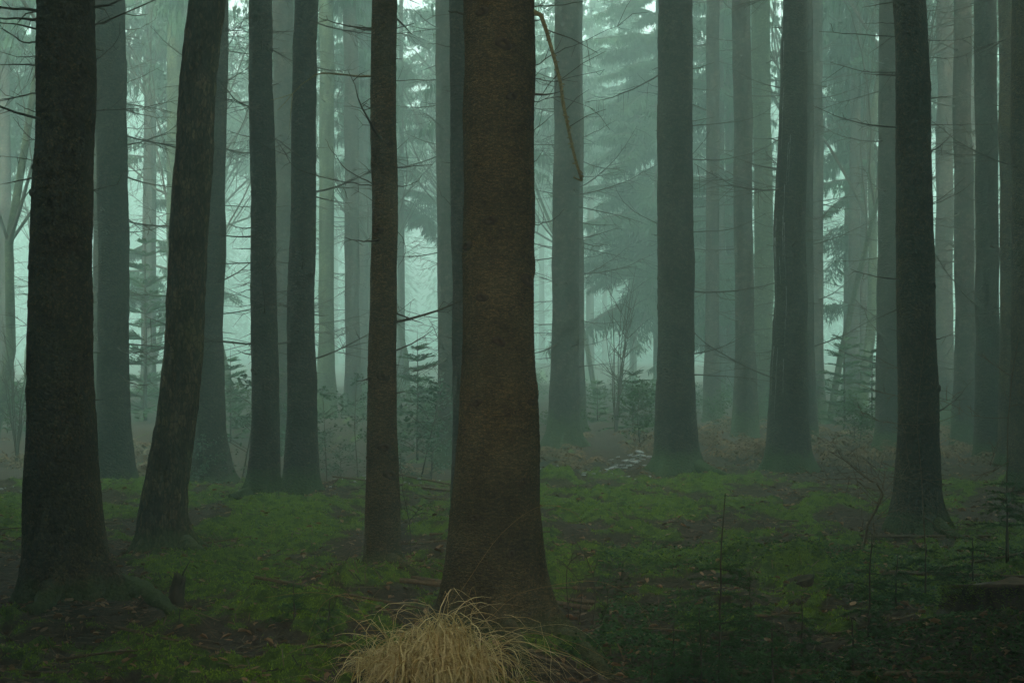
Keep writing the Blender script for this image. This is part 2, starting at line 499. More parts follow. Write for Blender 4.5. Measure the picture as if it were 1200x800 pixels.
# dead branch library: along +X, origin at the trunk
def dead_branch(L, r0, seed, twigs=8, curve=0.15, sides=5):
    k = random.Random(seed)
    mb = MB(); n = 9
    pts = []
    b1, b2 = k.uniform(-curve, curve) - 0.06, k.uniform(-curve, curve)
    up = k.uniform(-0.05, 0.22)
    for i_ in range(n):
        t = i_ / (n - 1)
        pts.append(Vector((t * L - 0.02, b2 * L * t * t + k.uniform(-.012, .012) * L * t, L * (b1 * t + up * t * t * 1.3) + k.uniform(-.012, .012) * L * t)))
    mb.tube(pts, [r0 * (1 - 0.8 * i_ / (n - 1)) for i_ in range(n)], sides)
    for _ in range(twigs):
        t = k.uniform(0.15, 0.97); f = t * (n - 1); a_ = int(f); p = pts[a_].lerp(pts[min(a_ + 1, n - 1)], f - a_)
        l = L * k.uniform(0.12, 0.42) * (1.15 - t * 0.6); sg = k.choice((-1, 1))
        dr = Vector((k.uniform(0.35, 1.0), sg * k.uniform(0.4, 1.0), k.uniform(-0.6, 0.35))).normalized()
        q1 = p + dr * l * 0.5 + Vector((0, 0, k.uniform(-.04, .05) * L)); q2 = p + dr * l + Vector((k.uniform(0, .1), 0, k.uniform(-.08, .12))) * l
        mb.tube([p, q1, q2], [r0 * 0.32, r0 * 0.24, r0 * 0.10], 3, False)
        if k.random() < 0.45:
            dr2 = (dr + Vector((k.uniform(-.6, .6), k.uniform(-.6, .6), k.uniform(-.6, .6)))).normalized()
            mb.tube([q1, q1 + dr2 * l * 0.35], [r0 * 0.2, r0 * 0.08], 3, False)
    return mb


BRANCH_LIB = [mesh_of(dead_branch(L, r0, 100 + i_, tw), 'branch', M['twig']) for i_, (L, r0, tw) in enumerate(
    [(0.12, .010, 0), (0.2, .010, 0), (0.3, .009, 1), (0.5, .009, 3), (0.7, .009, 6), (0.9, .010, 9), (1.1, .010, 12), (1.3, .011, 16), (0.8, .008, 12), (1.0, .009, 18), (1.5, .012, 22), (1.7, .012, 26)])]


# spruce foliage ------------------------------------------------------------
def bough(L, seed, droop=0.35, hang=0.28, dens=1.0, wid=0.05, side=0.33):
    """one needle-bearing bough along +X: stem tubes and needle sprays as two meshes"""
    k = random.Random(seed)
    st, fo = MB(), MB()
    n = 8; pts = []
    for i_ in range(n):
        t = i_ / (n - 1)
        pts.append(Vector((t * L, k.uniform(-.02, .02) * L, -droop * L * t * t + 0.10 * L * t + 0.12 * L * t ** 4)))
    st.tube(pts, [0.014 * L * (1 - 0.85 * i_ / (n - 1)) + 0.002 for i_ in range(n)], 4, False)
    vs_, ts = [], []

    def spray(p, d, l, w_):
        up = Vector((0, 0, 1)); s_ = d.cross(up)
        if s_.length < 0.1: s_ = Vector((k.uniform(-1, 1), k.uniform(-1, 1), 0))
        s_ = (s_.normalized() + Vector((k.uniform(-.5, .5), k.uniform(-.5, .5), k.uniform(-.5, .5)))).normalized() * w_
        b = len(vs_)
        vs_.extend([p - s_ * .3, p + d * l * .45 - s_, p + d * l, p + d * l * .5 + s_])
        ts.extend([(b, b + 1, b + 2), (b, b + 2, b + 3)])
    m_ = max(4, int(L * 11 * dens))
    for i_ in range(m_):
        t = 0.12 + 0.88 * (i_ + k.random()) / m_
        f = t * (n - 1); a_ = min(int(f), n - 2); p = pts[a_].lerp(pts[a_ + 1], f - a_)
        for sg in (-1, 1):
            l = L * side * (1.05 - t * 0.8) * k.uniform(0.6, 1.15)
            dr = Vector((k.uniform(.4, .9), sg * k.uniform(.7, 1.1), k.uniform(-.35, .1))).normalized()
            ns = max(2, int(l / 0.07 * dens))
            for j_ in range(ns):
                u = (j_ + k.random()) / ns
                pp = p + dr * l * u + Vector((0, 0, -0.25 * l * u * u))
                spray(pp, (dr + Vector((k.uniform(-.4, .4), k.uniform(-.5, .5), -k.uniform(0, 1.2)))).normalized(), k.uniform(.10, .2), wid * k.uniform(.5, 1))
                if hang and k.random() < 0.75:
                    spray(pp, Vector((k.uniform(-.15, .25), k.uniform(-.2, .2), -1)).normalized(), hang * k.uniform(.4, 1.1), wid * k.uniform(.4, .8))
    fo.add(np.array([tuple(v_) for v_ in vs_]), None, ts)
    return st, fo


BOUGHS_LITE = [[bough(L, 400 + 10 * j_ + i_, droop=0.28, hang=0.25, dens=0.55, wid=0.11) for j_ in range(2)] for i_, L in enumerate((0.7, 1.4, 2.3))]


def crown(H, rmax, seed, spacing=0.45, lib=BOUGHS_LITE, gap=0.0, per=5, z0=0.0):
    """crown of a spruce from z0 to H as stem mesh and foliage mesh"""
    k = random.Random(seed)
    st, fo = MB(), MB()
    z = z0
    while z < H - 0.2:
        t = (z - z0) / (H - z0)
        L = max(0.35, rmax * (1 - t) ** 0.8)
        for b in range(per):
            if k.random() < gap: continue
            az = k.uniform(0, 6.283)
            l = L * k.uniform(0.7, 1.15)
            row = min(range(len(lib)), key=lambda i_: abs(float(np.concatenate(lib[i_][0][0].v)[:, 0].max()) - l))
            s_, f_ = k.choice(lib[row])
            ref = float(np.concatenate(s_.v)[:, 0].max())
            mt = Matrix.Translation((0, 0, z + k.uniform(-.12, .12))) @ Matrix.Rotation(az, 4, 'Z') @ Matrix.Rotation(k.uniform(-.15, .2) - 0.25 * t, 4, 'Y') @ Matrix.Scale(l / ref, 4)
            st.merge(s_, mt); fo.merge(f_, mt)
        z += spacing * k.uniform(0.75, 1.25)
    return st, fo


CROWNS = []
for s_ in range(3):
    a_, b_ = crown(11.5, 3.1, 50 + s_, 0.42, per=6)
    CROWNS.append(mesh_of(b_, 'crown', M['needle'], False))

TREES = {}


def spruce(key, d, prof, label, mat='bark_mid', nseg=36, dz=0.08, bark=0.004, freq=40, roots=(), group=None, knots=0, nbranch=14, H=None, name='spruce_tree', crown_z=None, seed=0, vert=1.0, bl=(0, 12), zb=(1.2, 8.0)):
    """prof: (height row, left edge, right edge) measurements turned into metres at distance d"""
    rows = sorted([(CH - (py - 400) * d / F, (xl - 600) / F * d, (xr - 600) / F * d) for py, xl, xr in prof])
    z = np.array([r[0] for r in rows]); xl = np.array([r[1] for r in rows]); xr = np.array([r[2] for r in rows])
    bx = float((xl[0] + xr[0]) / 2); gz = T1(bx, d)
    c0 = (xl + xr) / 2; r0 = (xr - xl) / 2
    H = H or 21 + (seed % 5) * 0.8
    ztop = z[-1]
    slope = (c0[-1] - c0[0]) / max(ztop - z[0], 0.5) * 0.4
    zl = z - gz
    zs = np.concatenate([np.arange(-0.18, max(ztop - gz, 1) + 0.3, dz), np.linspace(max(ztop - gz, 1) + 0.6, H, 14)])
    zz = np.concatenate([zl, [H]]); rr = np.concatenate([r0, [0.02]]); cc = np.concatenate([c0 - bx, [c0[-1] - bx + slope * (H - zl[-1])]])
    rad = np.interp(zs, zz, rr); cx = np.interp(zs, zz, cc)
    # soften the linear pieces
    for _ in range(6):
        rad[1:-15] = (rad[:-16] + 2 * rad[1:-15] + rad[2:-14]) / 4; cx[1:-15] = (cx[:-16] + 2 * cx[1:-15] + cx[2:-14]) / 4
    k = random.Random(seed + 5)
    cx = cx + (fbm(zs * .9 + seed, zs * 0 + 3, None, seed, 3) - .5) * .05 * np.clip(zs, 0, 1)
    rad = rad * (1 + (fbm(zs * 2.3 + seed * 3, zs * 0 + 9, None, seed + 2, 3) - .5) * .06)
    cyy = 0.04 * np.sin(zs * 0.5 + k.uniform(0, 6))
    if not roots:
        a0 = k.uniform(0, 6.28); roots = [(a0 + j_ * 1.05 + k.uniform(-.3, .3), k.uniform(0.2, 0.55), k.uniform(.15, .27), k.uniform(.07, .16)) for j_ in range(6)]
    root = thing(name, (bx, d, gz), label, 'tree', group)
    tm = trunk_mesh(zs, cx, cyy, rad, nseg, roots, bark, seed, freq, knots, vert)
    tr = tm.build('trunk', M[mat], root)
    cz = crown_z if crown_z else k.uniform(9.8, 11.0)
    cr = link('crown', CROWNS[seed % 3], root, (float(np.interp(cz, zs, cx)), 0, cz), (0, 0, k.uniform(0, 6.28)), ((1.35, 1.35) if d < 10 else (.7, .7) if d < 12 else (.3, .3) if d < 17.5 else (.28, .28)) + ((H - cz + 0.3) / 11.5,))  # width shaped for light: wide crowns shade the near floor, narrow ones open beyond
    # dead branch stubs and twigs left on the bare stem
    for _ in range(nbranch + (18 if d > 20 else 12 if d > 15 else 0)):
        zc = k.uniform(*zb); az = k.uniform(0, 6.283)
        rz = float(np.interp(zc, zs, rad)) * 0.9
        li = min(len(BRANCH_LIB) - 1, int(bl[0] + (bl[1] - bl[0]) * k.random() ** 0.8)) if _ < nbranch else k.randint(4, 11)
        link('branch', BRANCH_LIB[li], root, (float(np.interp(zc, zs, cx)) + math.cos(az) * rz, float(np.interp(zc, zs, cyy)) + math.sin(az) * rz, zc), (k.uniform(-.4, .4), k.uniform(-.25, .35), az), k.uniform(.8, 1.15))
    for _ in range(0 if name != 'spruce_tree' or key in ('T3', 'T8') else 16 if d < 26 else 6):
        zc = k.uniform(.9, 7.5); az = k.uniform(0, 6.283); rz = float(np.interp(zc, zs, rad)) * .95
        link('branch', BRANCH_LIB[k.choice((0, 0, 1, 2))], root, (float(np.interp(zc, zs, cx)) + math.cos(az) * rz, float(np.interp(zc, zs, cyy)) + math.sin(az) * rz, zc), (0, k.uniform(-.4, .4), az), k.uniform(.35, .9))
    TREES[key] = dict(root=root, d=d, zs=zs, cx=cx, rad=rad, gz=gz, bx=bx, cyy=cyy)
    return root


def limb(key, pts, r0=0.008, mat='twig', twigs=3, yaw=0.0, r1=None, name='branch', seed=0, sides=6, inset=True):
    """a branch of a tree, its bends measured at the tree's distance; yaw swings it towards (-) or away (+)"""
    t = TREES[key]; d = t['d']; k = random.Random(seed + int(pts[0][1]) * 7 + int(pts[-1][0]))
    ws = [P(px, py, d) for px, py in pts]
    p0 = ws[0]
    out = []
    for w_ in ws:
        run = abs(w_.x - p0.x)
        out.append(w_ + Vector((0, yaw * run, 0)))
    # root the branch inside the stem
    zc = p0.z - t['gz']; ax = t['bx'] + float(np.interp(zc, t['zs'], t['cx']))
    if inset:
        a0 = Vector((ax + (p0.x - ax) * 0.7, d, p0.z)); out = [a0] + out
    # resample smoothly
    sm = []
    n = len(out)
    for i_ in range(n - 1):
        pa, pb, pc, pd = out[max(i_ - 1, 0)], out[i_], out[i_ + 1], out[min(i_ + 2, n - 1)]
        for j_ in range(4):
            u = j_ / 4
            sm.append(0.5 * ((2 * pb) + (pc - pa) * u + (2 * pa - 5 * pb + 4 * pc - pd) * u * u + (3 * pb - pa - 3 * pc + pd) * u ** 3))
    sm.append(out[-1])
    org = Vector((t['bx'], d, t['gz']))
    sm = [p - org for p in sm]
    for i_ in range(3, len(sm) - 1): sm[i_] = sm[i_] + Vector((k.uniform(-1, 1), k.uniform(-1, 1), k.uniform(-1, 1))) * 0.006
    m_ = len(sm); r1 = r1 if r1 is not None else r0 * 0.25
    mb = MB(); mb.tube(sm, [r0 + (r1 - r0) * i_ / (m_ - 1) for i_ in range(m_)], sides)
    Lt = (sm[-1] - sm[0]).length
    for _ in range(twigs):
        i_ = k.randint(m_ // 3, m_ - 2); p = sm[i_]; tg = (sm[i_ + 1] - sm[i_ - 1]).normalized()
        dr = (tg * k.uniform(.3, 1) + Vector((k.uniform(-.6, .6), k.uniform(-.8, .8), k.uniform(-.8, .8)))).normalized()
        l = Lt * k.uniform(.12, .4)
        q1 = p + dr * l * .5 + Vector((0, 0, k.uniform(-.03, .03)))
        mb.tube([p, q1, p + dr * l + Vector((0, 0, k.uniform(-.06, .04)))], [max(r0 * .35, .0018), max(r0 * .28, .0015), .001], 4, False)
    return mb.build(name, M[mat], t['root'])


# --- the near stems
spruce('T8', 8.33, [(0, 543, 625), (200, 543, 626), (400, 541, 627), (500, 535, 630), (600, 527, 633), (650, 523, 638), (700, 517, 646), (740, 511, 656)],
       'thickest brown spruce trunk with finely scaled bark, rising behind the straw grass clump', 'bark', 170, 0.0105, 0.0055, 55,
       roots=[(-0.3, .6, .2, .13), (-1.0, .35, .2, .10), (-1.75, .25, .22, .12), (-2.5, .35, .2, .11), (3.3, .45, .25, .12), (1.2, .4, .4, .15)], knots=26, nbranch=5, seed=1, vert=1.8, bl=(0, 2), zb=(2.5, 5))
spruce('T1', 9.35, [(0, 45, 110), (200, 41, 109), (400, 35, 108), (500, 32, 111), (600, 28, 119), (650, 26, 125), (705, 20, 133)],
       'broad dark brown trunk with a long mossy root running sideways, beside a broken stub', 'bark_dark', 130, 0.014, 0.006, 45,
       roots=[(-0.22, 1.5, .24, .12), (-0.85, .35, .2, .12), (-1.5, .22, .2, .1), (-2.2, .28, .22, .1), (3.3, .2, .3, .1), (1.5, .3, .4, .15)], knots=16, nbranch=5, seed=2, vert=1.0, bl=(0, 5), zb=(2.6, 5))
spruce('T7', 10.6, [(0, 437, 466), (200, 436, 466), (400, 434, 466), (500, 432, 467), (600, 428, 469), (640, 426, 470), (668, 421, 474)],
       'slender straight dark trunk with bare side twigs in front of the paired trunks', 'bark', 72, 0.02, 0.004, 50, knots=10, nbranch=8, seed=3, vert=1.6, bl=(0, 6), zb=(1.4, 4.5))
spruce('T3', 11.6, [(0, 222, 263), (100, 213, 255), (200, 206, 250), (300, 200, 245), (400, 193, 238), (500, 180, 228), (560, 170, 221), (600, 162, 217), (630, 159, 222), (648, 152, 232)],
       'leaning crooked trunk with coarse flaky bark and no branches low down', 'bark_flaky', 90, 0.02, 0.011, 26, knots=0, nbranch=0, seed=4, vert=0.4)
spruce('T19', 12.9, [(0, 1045, 1083), (100, 1047, 1087), (200, 1049, 1090), (400, 1050, 1095), (500, 1050, 1098), (580, 1048, 1102), (622, 1042, 1110)],
       'dark trunk ringed by thin dead twigs beside a crooked bare shrub', 'bark_dark', 72, 0.024, 0.005, 36, knots=8, nbranch=10, seed=5, bl=(0, 6), zb=(1, 5))
spruce('T9', 14.0, [(0, 527, 556), (400, 529, 560), (540, 529, 561), (602, 527, 566)],
       'slim dark green trunk showing as a strip beside the thickest brown trunk', 'bark_mid', 40, 0.05, 0.008, 20, nbranch=6, seed=6, bl=(0, 5))
spruce('T5', 15.5, [(0, 292, 319), (200, 294, 323), (400, 296, 327), (500, 294, 327), (560, 289, 328), (583, 281, 332)],
       'dark trunk with a mossy foot, partner of the slightly leaning trunk beside it', 'bark_mid', 48, 0.04, 0.008, 20, knots=8, nbranch=10, seed=7, bl=(0, 6))
spruce('T6', 15.9, [(0, 345, 372), (200, 341, 370), (400, 336, 369), (500, 334, 371), (560, 332, 373), (580, 328, 378)],
       'smooth dark trunk tilted slightly, partner of the mossy footed trunk', 'bark_mid', 48, 0.04, 0.008, 20, nbranch=5, seed=8, bl=(0, 4))
spruce('T24', 16.0, [(0, 1186, 1222), (400, 1188, 1226), (575, 1182, 1236)],
       'very dark trunk at the dense edge of the stand, behind the thin dead sapling', 'bark_dark', 36, 0.06, 0.004, 30, nbranch=8, seed=9, bl=(0, 6))
# --- the middle rows
spruce('T2', 18.6, [(0, 111, 147), (200, 113, 149), (400, 115, 151), (500, 114, 154), (550, 111, 160), (583, 105, 170)],
       'grey trunk with a flared mossy foot standing behind the broad dark root trunk', 'bark_mid', 44, 0.05, 0.008, 20, knots=6, nbranch=16, seed=10)
spruce('T4', 18.8, [(0, 234, 269), (200, 231, 265), (400, 229, 262), (500, 227, 264), (550, 222, 272), (584, 208, 290)],
       'grey trunk with wide moss covered roots right behind the leaning crooked trunk', 'bark_mid', 44, 0.05, 0.008, 20, nbranch=14, seed=11)
spruce('T12', 18.5, [(0, 771, 811), (200, 770, 812), (400, 770, 813), (480, 768, 815), (530, 766, 819), (553, 760, 828)],
       'stout olive grey trunk on a bare mound next to the pale slab heap', 'bark_mid', 60, 0.035, 0.008, 20, knots=18, nbranch=8, seed=12, bl=(0, 3))
spruce('T16', 18.6, [(0, 917, 945), (100, 913, 945), (200, 910, 945), (400, 906, 946), (480, 902, 948), (530, 898, 951), (552, 893, 957)],
       'stout trunk with pale resin streaks down its flank', 'bark_mid', 56, 0.04, 0.006, 24, knots=10, nbranch=8, seed=13, bl=(0, 3))
spruce('T23', 19.0, [(0, 1171, 1189), (400, 1172, 1194), (549, 1168, 1198)],
       'thin dark trunk between two thicker ones at the dense edge of the stand', 'bark_dark', 30, 0.08, 0.004, 30, nbranch=10, seed=14, bl=(0, 6))
spruce('T22', 20.0, [(0, 1144, 1169), (400, 1145, 1172), (542, 1140, 1178)],
       'dark grey trunk with short twig stubs at the dense edge of the stand', 'bark_mid', 36, 0.06, 0.004, 30, nbranch=16, seed=15, bl=(0, 5))
spruce('T16b', 23.5, [(0, 930, 952), (400, 930, 954), (521, 925, 960)],
       'dark trunk half hidden behind the resin streaked one', 'bark_mid', 30, 0.08, 0.004, 30, nbranch=8, seed=16, bl=(0, 5))
spruce('T18', 22.0, [(0, 1031, 1058), (400, 1028, 1058), (500, 1026, 1060), (529, 1022, 1066)],
       'grey trunk half hidden behind the dark twig ringed one', 'bark_mid', 32, 0.08, 0.004, 30, nbranch=14, seed=17, bl=(0, 8))
spruce('T10', 23.0, [(0, 510, 538), (400, 513, 542), (480, 513, 543), (524, 509, 548)],
       'pale grey trunk behind the slim dark green strip of trunk', 'bark_far', 32, 0.08, 0.004, 30, nbranch=12, seed=18, bl=(0, 7))
spruce('T21', 23.0, [(0, 1119, 1139), (400, 1118, 1141), (523, 1113, 1147)],
       'straight misty grey trunk next to the dark trunk with twig stubs', 'bark_far', 30, 0.08, 0.004, 30, nbranch=12, seed=19, bl=(0, 6))
spruce('T11', 23.2, [(0, 650, 679), (200, 648, 679), (400, 646, 678), (480, 643, 679), (522, 638, 684)],
       'stout misty trunk rising from brown bracken between the thickest trunk and the slab heap', 'bark_far', 40, 0.07, 0.004, 30, nbranch=20, seed=20, bl=(0, 9))
spruce('T29', 24.0, [(0, 108, 132), (400, 110, 136), (520, 106, 140)],
       'misty trunk showing as a sliver behind the flared mossy footed trunk', 'bark_far', 28, 0.1, 0.004, 30, nbranch=8, seed=21)
spruce('T14', 25.0, [(0, 858, 879), (200, 860, 882), (400, 862, 884), (513, 856, 890)],
       'misty straight trunk between the olive grey trunk and the resin streaked one', 'bark_far', 30, 0.08, 0.004, 30, nbranch=14, seed=22, bl=(0, 7))
spruce('T17', 29, [(0, 945, 963), (400, 945, 965), (498, 940, 970)],
       'misty trunk on the open flank of the resin streaked pair', 'bark_far', 30, 0.08, 0.004, 30, nbranch=14, seed=23)
spruce('T25', 26.0, [(0, 319, 343), (400, 320, 344), (510, 316, 348)],
       'pale misty trunk seen in the gap between the two paired trunks', 'bark_far', 28, 0.1, 0.004, 30, nbranch=14, seed=24)
spruce('T11b', 27.5, [(0, 661, 683), (400, 661, 684), (503, 656, 688)],
       'pale trunk tucked close behind the stout misty one in the bracken', 'bark_far', 26, 0.1, 0.004, 30, nbranch=14, seed=25)
spruce('T20', 28.5, [(0, 1098, 1116), (400, 1097, 1118), (500, 1094, 1122)],
       'pale fogged trunk between the twig ringed trunk and the straight misty one', 'bark_far', 26, 0.1, 0.004, 30, nbranch=12, seed=26)
spruce('T13', 30.0, [(0, 827, 842), (400, 827, 843), (494, 823, 848)],
       'thin pale fogged trunk next to the olive grey trunk', 'bark_far', 24, 0.1, 0.004, 30, nbranch=16, seed=27)
spruce('T15', 31.0, [(0, 882, 903), (400, 884, 906), (491, 880, 910)],
       'pale greenish fogged trunk behind the resin streaked trunk', 'bark_green', 26, 0.1, 0.004, 30, nbranch=12, seed=28)
spruce('T26', 32.0, [(0, 374, 391), (400, 374, 392), (489, 370, 396)],
       'pale fogged trunk close behind the tilted smooth trunk', 'bark_green', 24, 0.1, 0.004, 30, nbranch=20, seed=29)
spruce('T27', 32.5, [(0, 402, 419), (200, 404, 421), (400, 405, 422), (487, 401, 426)],
       'pale fogged trunk close behind the slender straight one', 'bark_far', 24, 0.1, 0.004, 30, nbranch=20, seed=30)
spruce('T28', 35.0, [(0, 197, 216), (400, 195, 214), (481, 191, 218)],
       'faint foggy trunk between the grey mossy footed trunk and the leaning one', 'bark_green', 24, 0.1, 0.004, 30, nbranch=16, seed=31)

# --- measured branches
for key, pts, r0, mt, tw, yaw in [
    ('T1', [(46, 12), (20, 12), (-35, 15)], .016, 'twig', 3, -.3), ('T1', [(106, 10), (140, 6), (200, -12)], .014, 'twig', 3, -.4),
    ('T1', [(106, 31), (150, 22), (228, 1)], .010, 'twig', 4, -.5), ('T1', [(46, 34), (20, 31), (-25, 28)], .010, 'twig', 2, -.4),
    ('T1', [(46, 23), (10, 23), (-30, 26)], .013, 'twig', 2, -.2), ('T1', [(46, 50), (28, 49), (12, 40), (-10, 24)], .009, 'twig', 2, .3),
    ('T1', [(46, 65), (25, 66), (-12, 54)], .006, 'twig', 3, .4), ('T1', [(45, 76), (20, 78), (-15, 77)], .008, 'twig', 5, -.3),
    ('T1', [(42, 108), (20, 116), (-25, 126)], .008, 'twig', 4, -.3), ('T1', [(108, 72), (126, 58), (141, 34)], .006, 'twig', 3, .3),
    ('T1', [(109, 130), (150, 127), (206, 114)], .005, 'twig', 5, .2), ('T1', [(109, 222), (124, 219), (138, 215)], .005, 'twig', 2, .2),
    ('T1', [(42, 132), (30, 127), (18, 121)], .006, 'twig', 1, 0), ('T1', [(42, 165), (26, 153), (15, 137)], .005, 'twig', 3, 0),
    ('T1', [(41, 189), (20, 184), (-15, 182)], .005, 'twig', 4, 0),
    ('T2', [(148, 130), (180, 126), (208, 113)], .008, 'twig', 6, 0), ('T2', [(148, 97), (170, 88), (187, 79)], .008, 'twig', 5, 0), ('T2', [(149, 201), (165, 199), (179, 197)], .008, 'twig', 1, 0), ('T2', [(150, 268), (162, 263)], .009, 'twig', 0, 0),
    ('T2', [(148, 150), (175, 150), (195, 139)], .007, 'twig', 5, .2), ('T2', [(147, 35), (165, 33), (185, 20)], .008, 'twig', 4, 0),
    ('T3', [(212, 173), (185, 168), (158, 159)], .007, 'twig', 0, 0),
    ('T5', [(294, 118), (284, 148), (274, 171)], .006, 'twig', 2, -.2), ('T5', [(322, 163), (345, 190), (372, 204)], .006, 'twig', 2, -.6), ('T5', [(323, 243), (338, 241)], .007, 'twig', 0, 0),
    ('T7', [(437, 90), (405, 89), (371, 89), (350, 106), (327, 131)], .010, 'twig_olive', 2, -.1), ('T7', [(437, 33), (400, 29), (373, 20)], .009, 'twig', 4, 0), ('T7', [(437, 218), (403, 212), (345, 195), (324, 165)], .007, 'twig', 4, .2),
    ('T7', [(437, 216), (407, 199), (393, 183), (381, 163)], .007, 'twig', 1, 0), ('T7', [(465, 94), (509, 94)], .006, 'twig', 2, 0), ('T7', [(465, 196), (507, 193)], .007, 'twig', 0, 0), ('T7', [(465, 219), (478, 217), (489, 212)], .006, 'twig', 2, 0),
    ('T7', [(465, 33), (485, 28)], .006, 'twig', 2, 0), ('T7', [(437, 235), (415, 222)], .005, 'twig', 2, 0), ('T7', [(465, 270), (476, 290), (466, 315)], .004, 'twig', 1, .2), ('T7', [(437, 205), (420, 188)], .005, 'twig', 0, 0),
    ('T8', [(545, 17), (525, 13)], .013, 'twig', 0, 0), ('T9', [(529, 56), (515, 52), (502, 51)], .009, 'twig', 0, 0), ('T9', [(529, 240), (518, 229), (513, 217)], .007, 'twig', 0, 0), ('T9', [(529, 17), (505, 19)], .006, 'twig', 1, 0), ('T9', [(529, 108), (521, 106)], .008, 'twig', 0, 0),
    ('T8', [(625, 8), (660, 4), (700, -6)], .006, 'twig', 4, .2), ('T8', [(626, 92), (655, 93), (710, 77)], .0045, 'twig', 7, .3), ('T8', [(626, 78), (655, 58), (690, 40), (735, 15)], .004, 'twig', 7, .5),
    ('T8', [(626, 120), (655, 112), (700, 125)], .004, 'twig', 5, .4), ('T8', [(626, 152), (640, 142), (650, 132)], .004, 'twig', 2, 0), ('T8', [(626, 190), (636, 177)], .004, 'twig', 1, 0), ('T8', [(626, 264), (645, 258), (662, 244)], .004, 'twig', 2, .3),
    ('T12', [(811, 81), (824, 78), (837, 73)], .011, 'twig', 0, 0), ('T12', [(811, 147), (850, 145), (885, 138), (912, 122)], .009, 'twig', 2, -.1), ('T12', [(811, 142), (838, 137)], .010, 'twig', 0, 0), ('T12', [(811, 187), (850, 187), (878, 181), (894, 174)], .010, 'twig', 1, -.1),
    ('T12', [(811, 181), (825, 165), (834, 150)], .007, 'twig', 1, 0), ('T12', [(811, 272), (850, 270), (875, 262), (895, 251)], .010, 'twig', 2, -.1), ('T12', [(771, 262), (745, 248), (728, 232), (720, 212)], .007, 'twig', 1, .1), ('T12', [(771, 110), (747, 107)], .006, 'twig', 1, 0), ('T12', [(771, 102), (758, 97), (747, 86)], .005, 'twig', 0, 0),
    ('T12', [(811, 260), (818, 260)], .010, 'twig', 0, 0), ('T12', [(811, 104), (840, 106)], .006, 'twig', 1, 0), ('T12', [(771, 80), (764, 82)], .01, 'twig', 0, 0),
    ('T16', [(908, 288), (898, 287)], .012, 'twig', 0, 0), ('T16', [(914, 33), (905, 33)], .012, 'twig', 0, 0), ('T16', [(911, 165), (901, 162)], .012, 'twig', 0, 0), ('T16', [(945, 99), (970, 102)], .007, 'twig', 1, 0),
    ('T19', [(1046, 43), (1000, 40), (960, 37)], .009, 'twig', 3, 0), ('T19', [(1046, 28), (1030, 27), (1012, 28)], .007, 'twig', 0, 0), ('T19', [(1047, 85), (1010, 83), (973, 73)], .008, 'twig', 3, 0),
    ('T19', [(1085, 47), (1120, 46), (1155, 36)], .006, 'twig', 6, .2), ('T19', [(1088, 146), (1125, 146), (1172, 143)], .007, 'twig', 4, .1), ('T19', [(1090, 240), (1112, 226), (1131, 208)], .007, 'twig', 0, 0), ('T19', [(1090, 241), (1120, 228), (1141, 213)], .007, 'twig', 0, 0),
    ('T19', [(1089, 222), (1095, 200), (1104, 181)], .004, 'twig', 0, 0), ('T19', [(1084, 30), (1091, 12)], .008, 'twig', 1, 0), ('T19', [(1049, 149), (1038, 149)], .007, 'twig', 0, 0), ('T19', [(1086, 68), (1130, 64), (1150, 50)], .005, 'twig', 5, .3),
    ('T11', [(679, 280), (700, 274)], .009, 'twig', 0, 0), ('T11', [(648, 230), (636, 223)], .009, 'twig', 0, 0), ('T11', [(679, 302), (700, 300), (725, 290)], .007, 'twig', 3, 0),
    ('T22', [(1145, 105), (1132, 78), (1112, 62)], .008, 'twig', 2, -.1), ('T22', [(1145, 32), (1125, 22), (1110, 8)], .008, 'twig', 4, -.1),
]:
    limb(key, pts, r0, mt, tw, yaw)

# the broken branch hanging from the thickest trunk, with its snapped stubs
t8 = TREES['T8']
hb = MB(); kk = random.Random(3); org = Vector((t8['bx'], 8.33, t8['gz']))
hp = [P(px, py, 8.33 + dy) - org for px, py, dy in ((612, 14, 0), (626, 15, -.02), (634, 18, -.03), (641, 38, -.04), (650, 70, -.05), (657, 98, -.06), (660, 122, -.06), (668, 160, -.07), (675, 190, -.08), (682, 212, -.08))]
hb.tube(hp, [.020, .018, .014, .0115, .0105, .010, .0105, .0095, .0085, .007], 9)
for i_ in range(26):
    a_ = kk.uniform(3, 8.9); p = hp[int(a_)].lerp(hp[int(a_) + 1], a_ - int(a_)); dr = Vector((kk.choice((-1, 1)) * kk.uniform(.4, 1), kk.uniform(-1, 1), kk.uniform(-.6, .2))).normalized()
    hb.tube([p, p + dr * kk.uniform(.018, .03)], [.006, .0035], 5)
hb.tube([hp[9], hp[9] + Vector((-.05, 0, .02)), hp[9] + Vector((-.04, 0, .03))], [.006, .004, .002], 5)
o = hb.build('broken_branch', M['twig_olive'], t8['root']); o['label'] = 'thick olive broken branch hanging down'
for (x0, y0), (x1, y1), r_ in (((640, 35), (700, 62), .004), ((655, 95), (710, 60), .0025), ((662, 130), (690, 105), .0025), ((655, 85), (627, 125), .0025), ((665, 150), (710, 128), .003)):
    b_ = MB(); p0, p1 = P(x0, y0, 8.29) - org, P(x1, y1, 8.45) - org
    b_.tube([p0, p0.lerp(p1, .5) + Vector((0, 0, .015)), p1], [r_, r_ * .8, r_ * .4], 5); b_.build('twig', M['twig'], o)

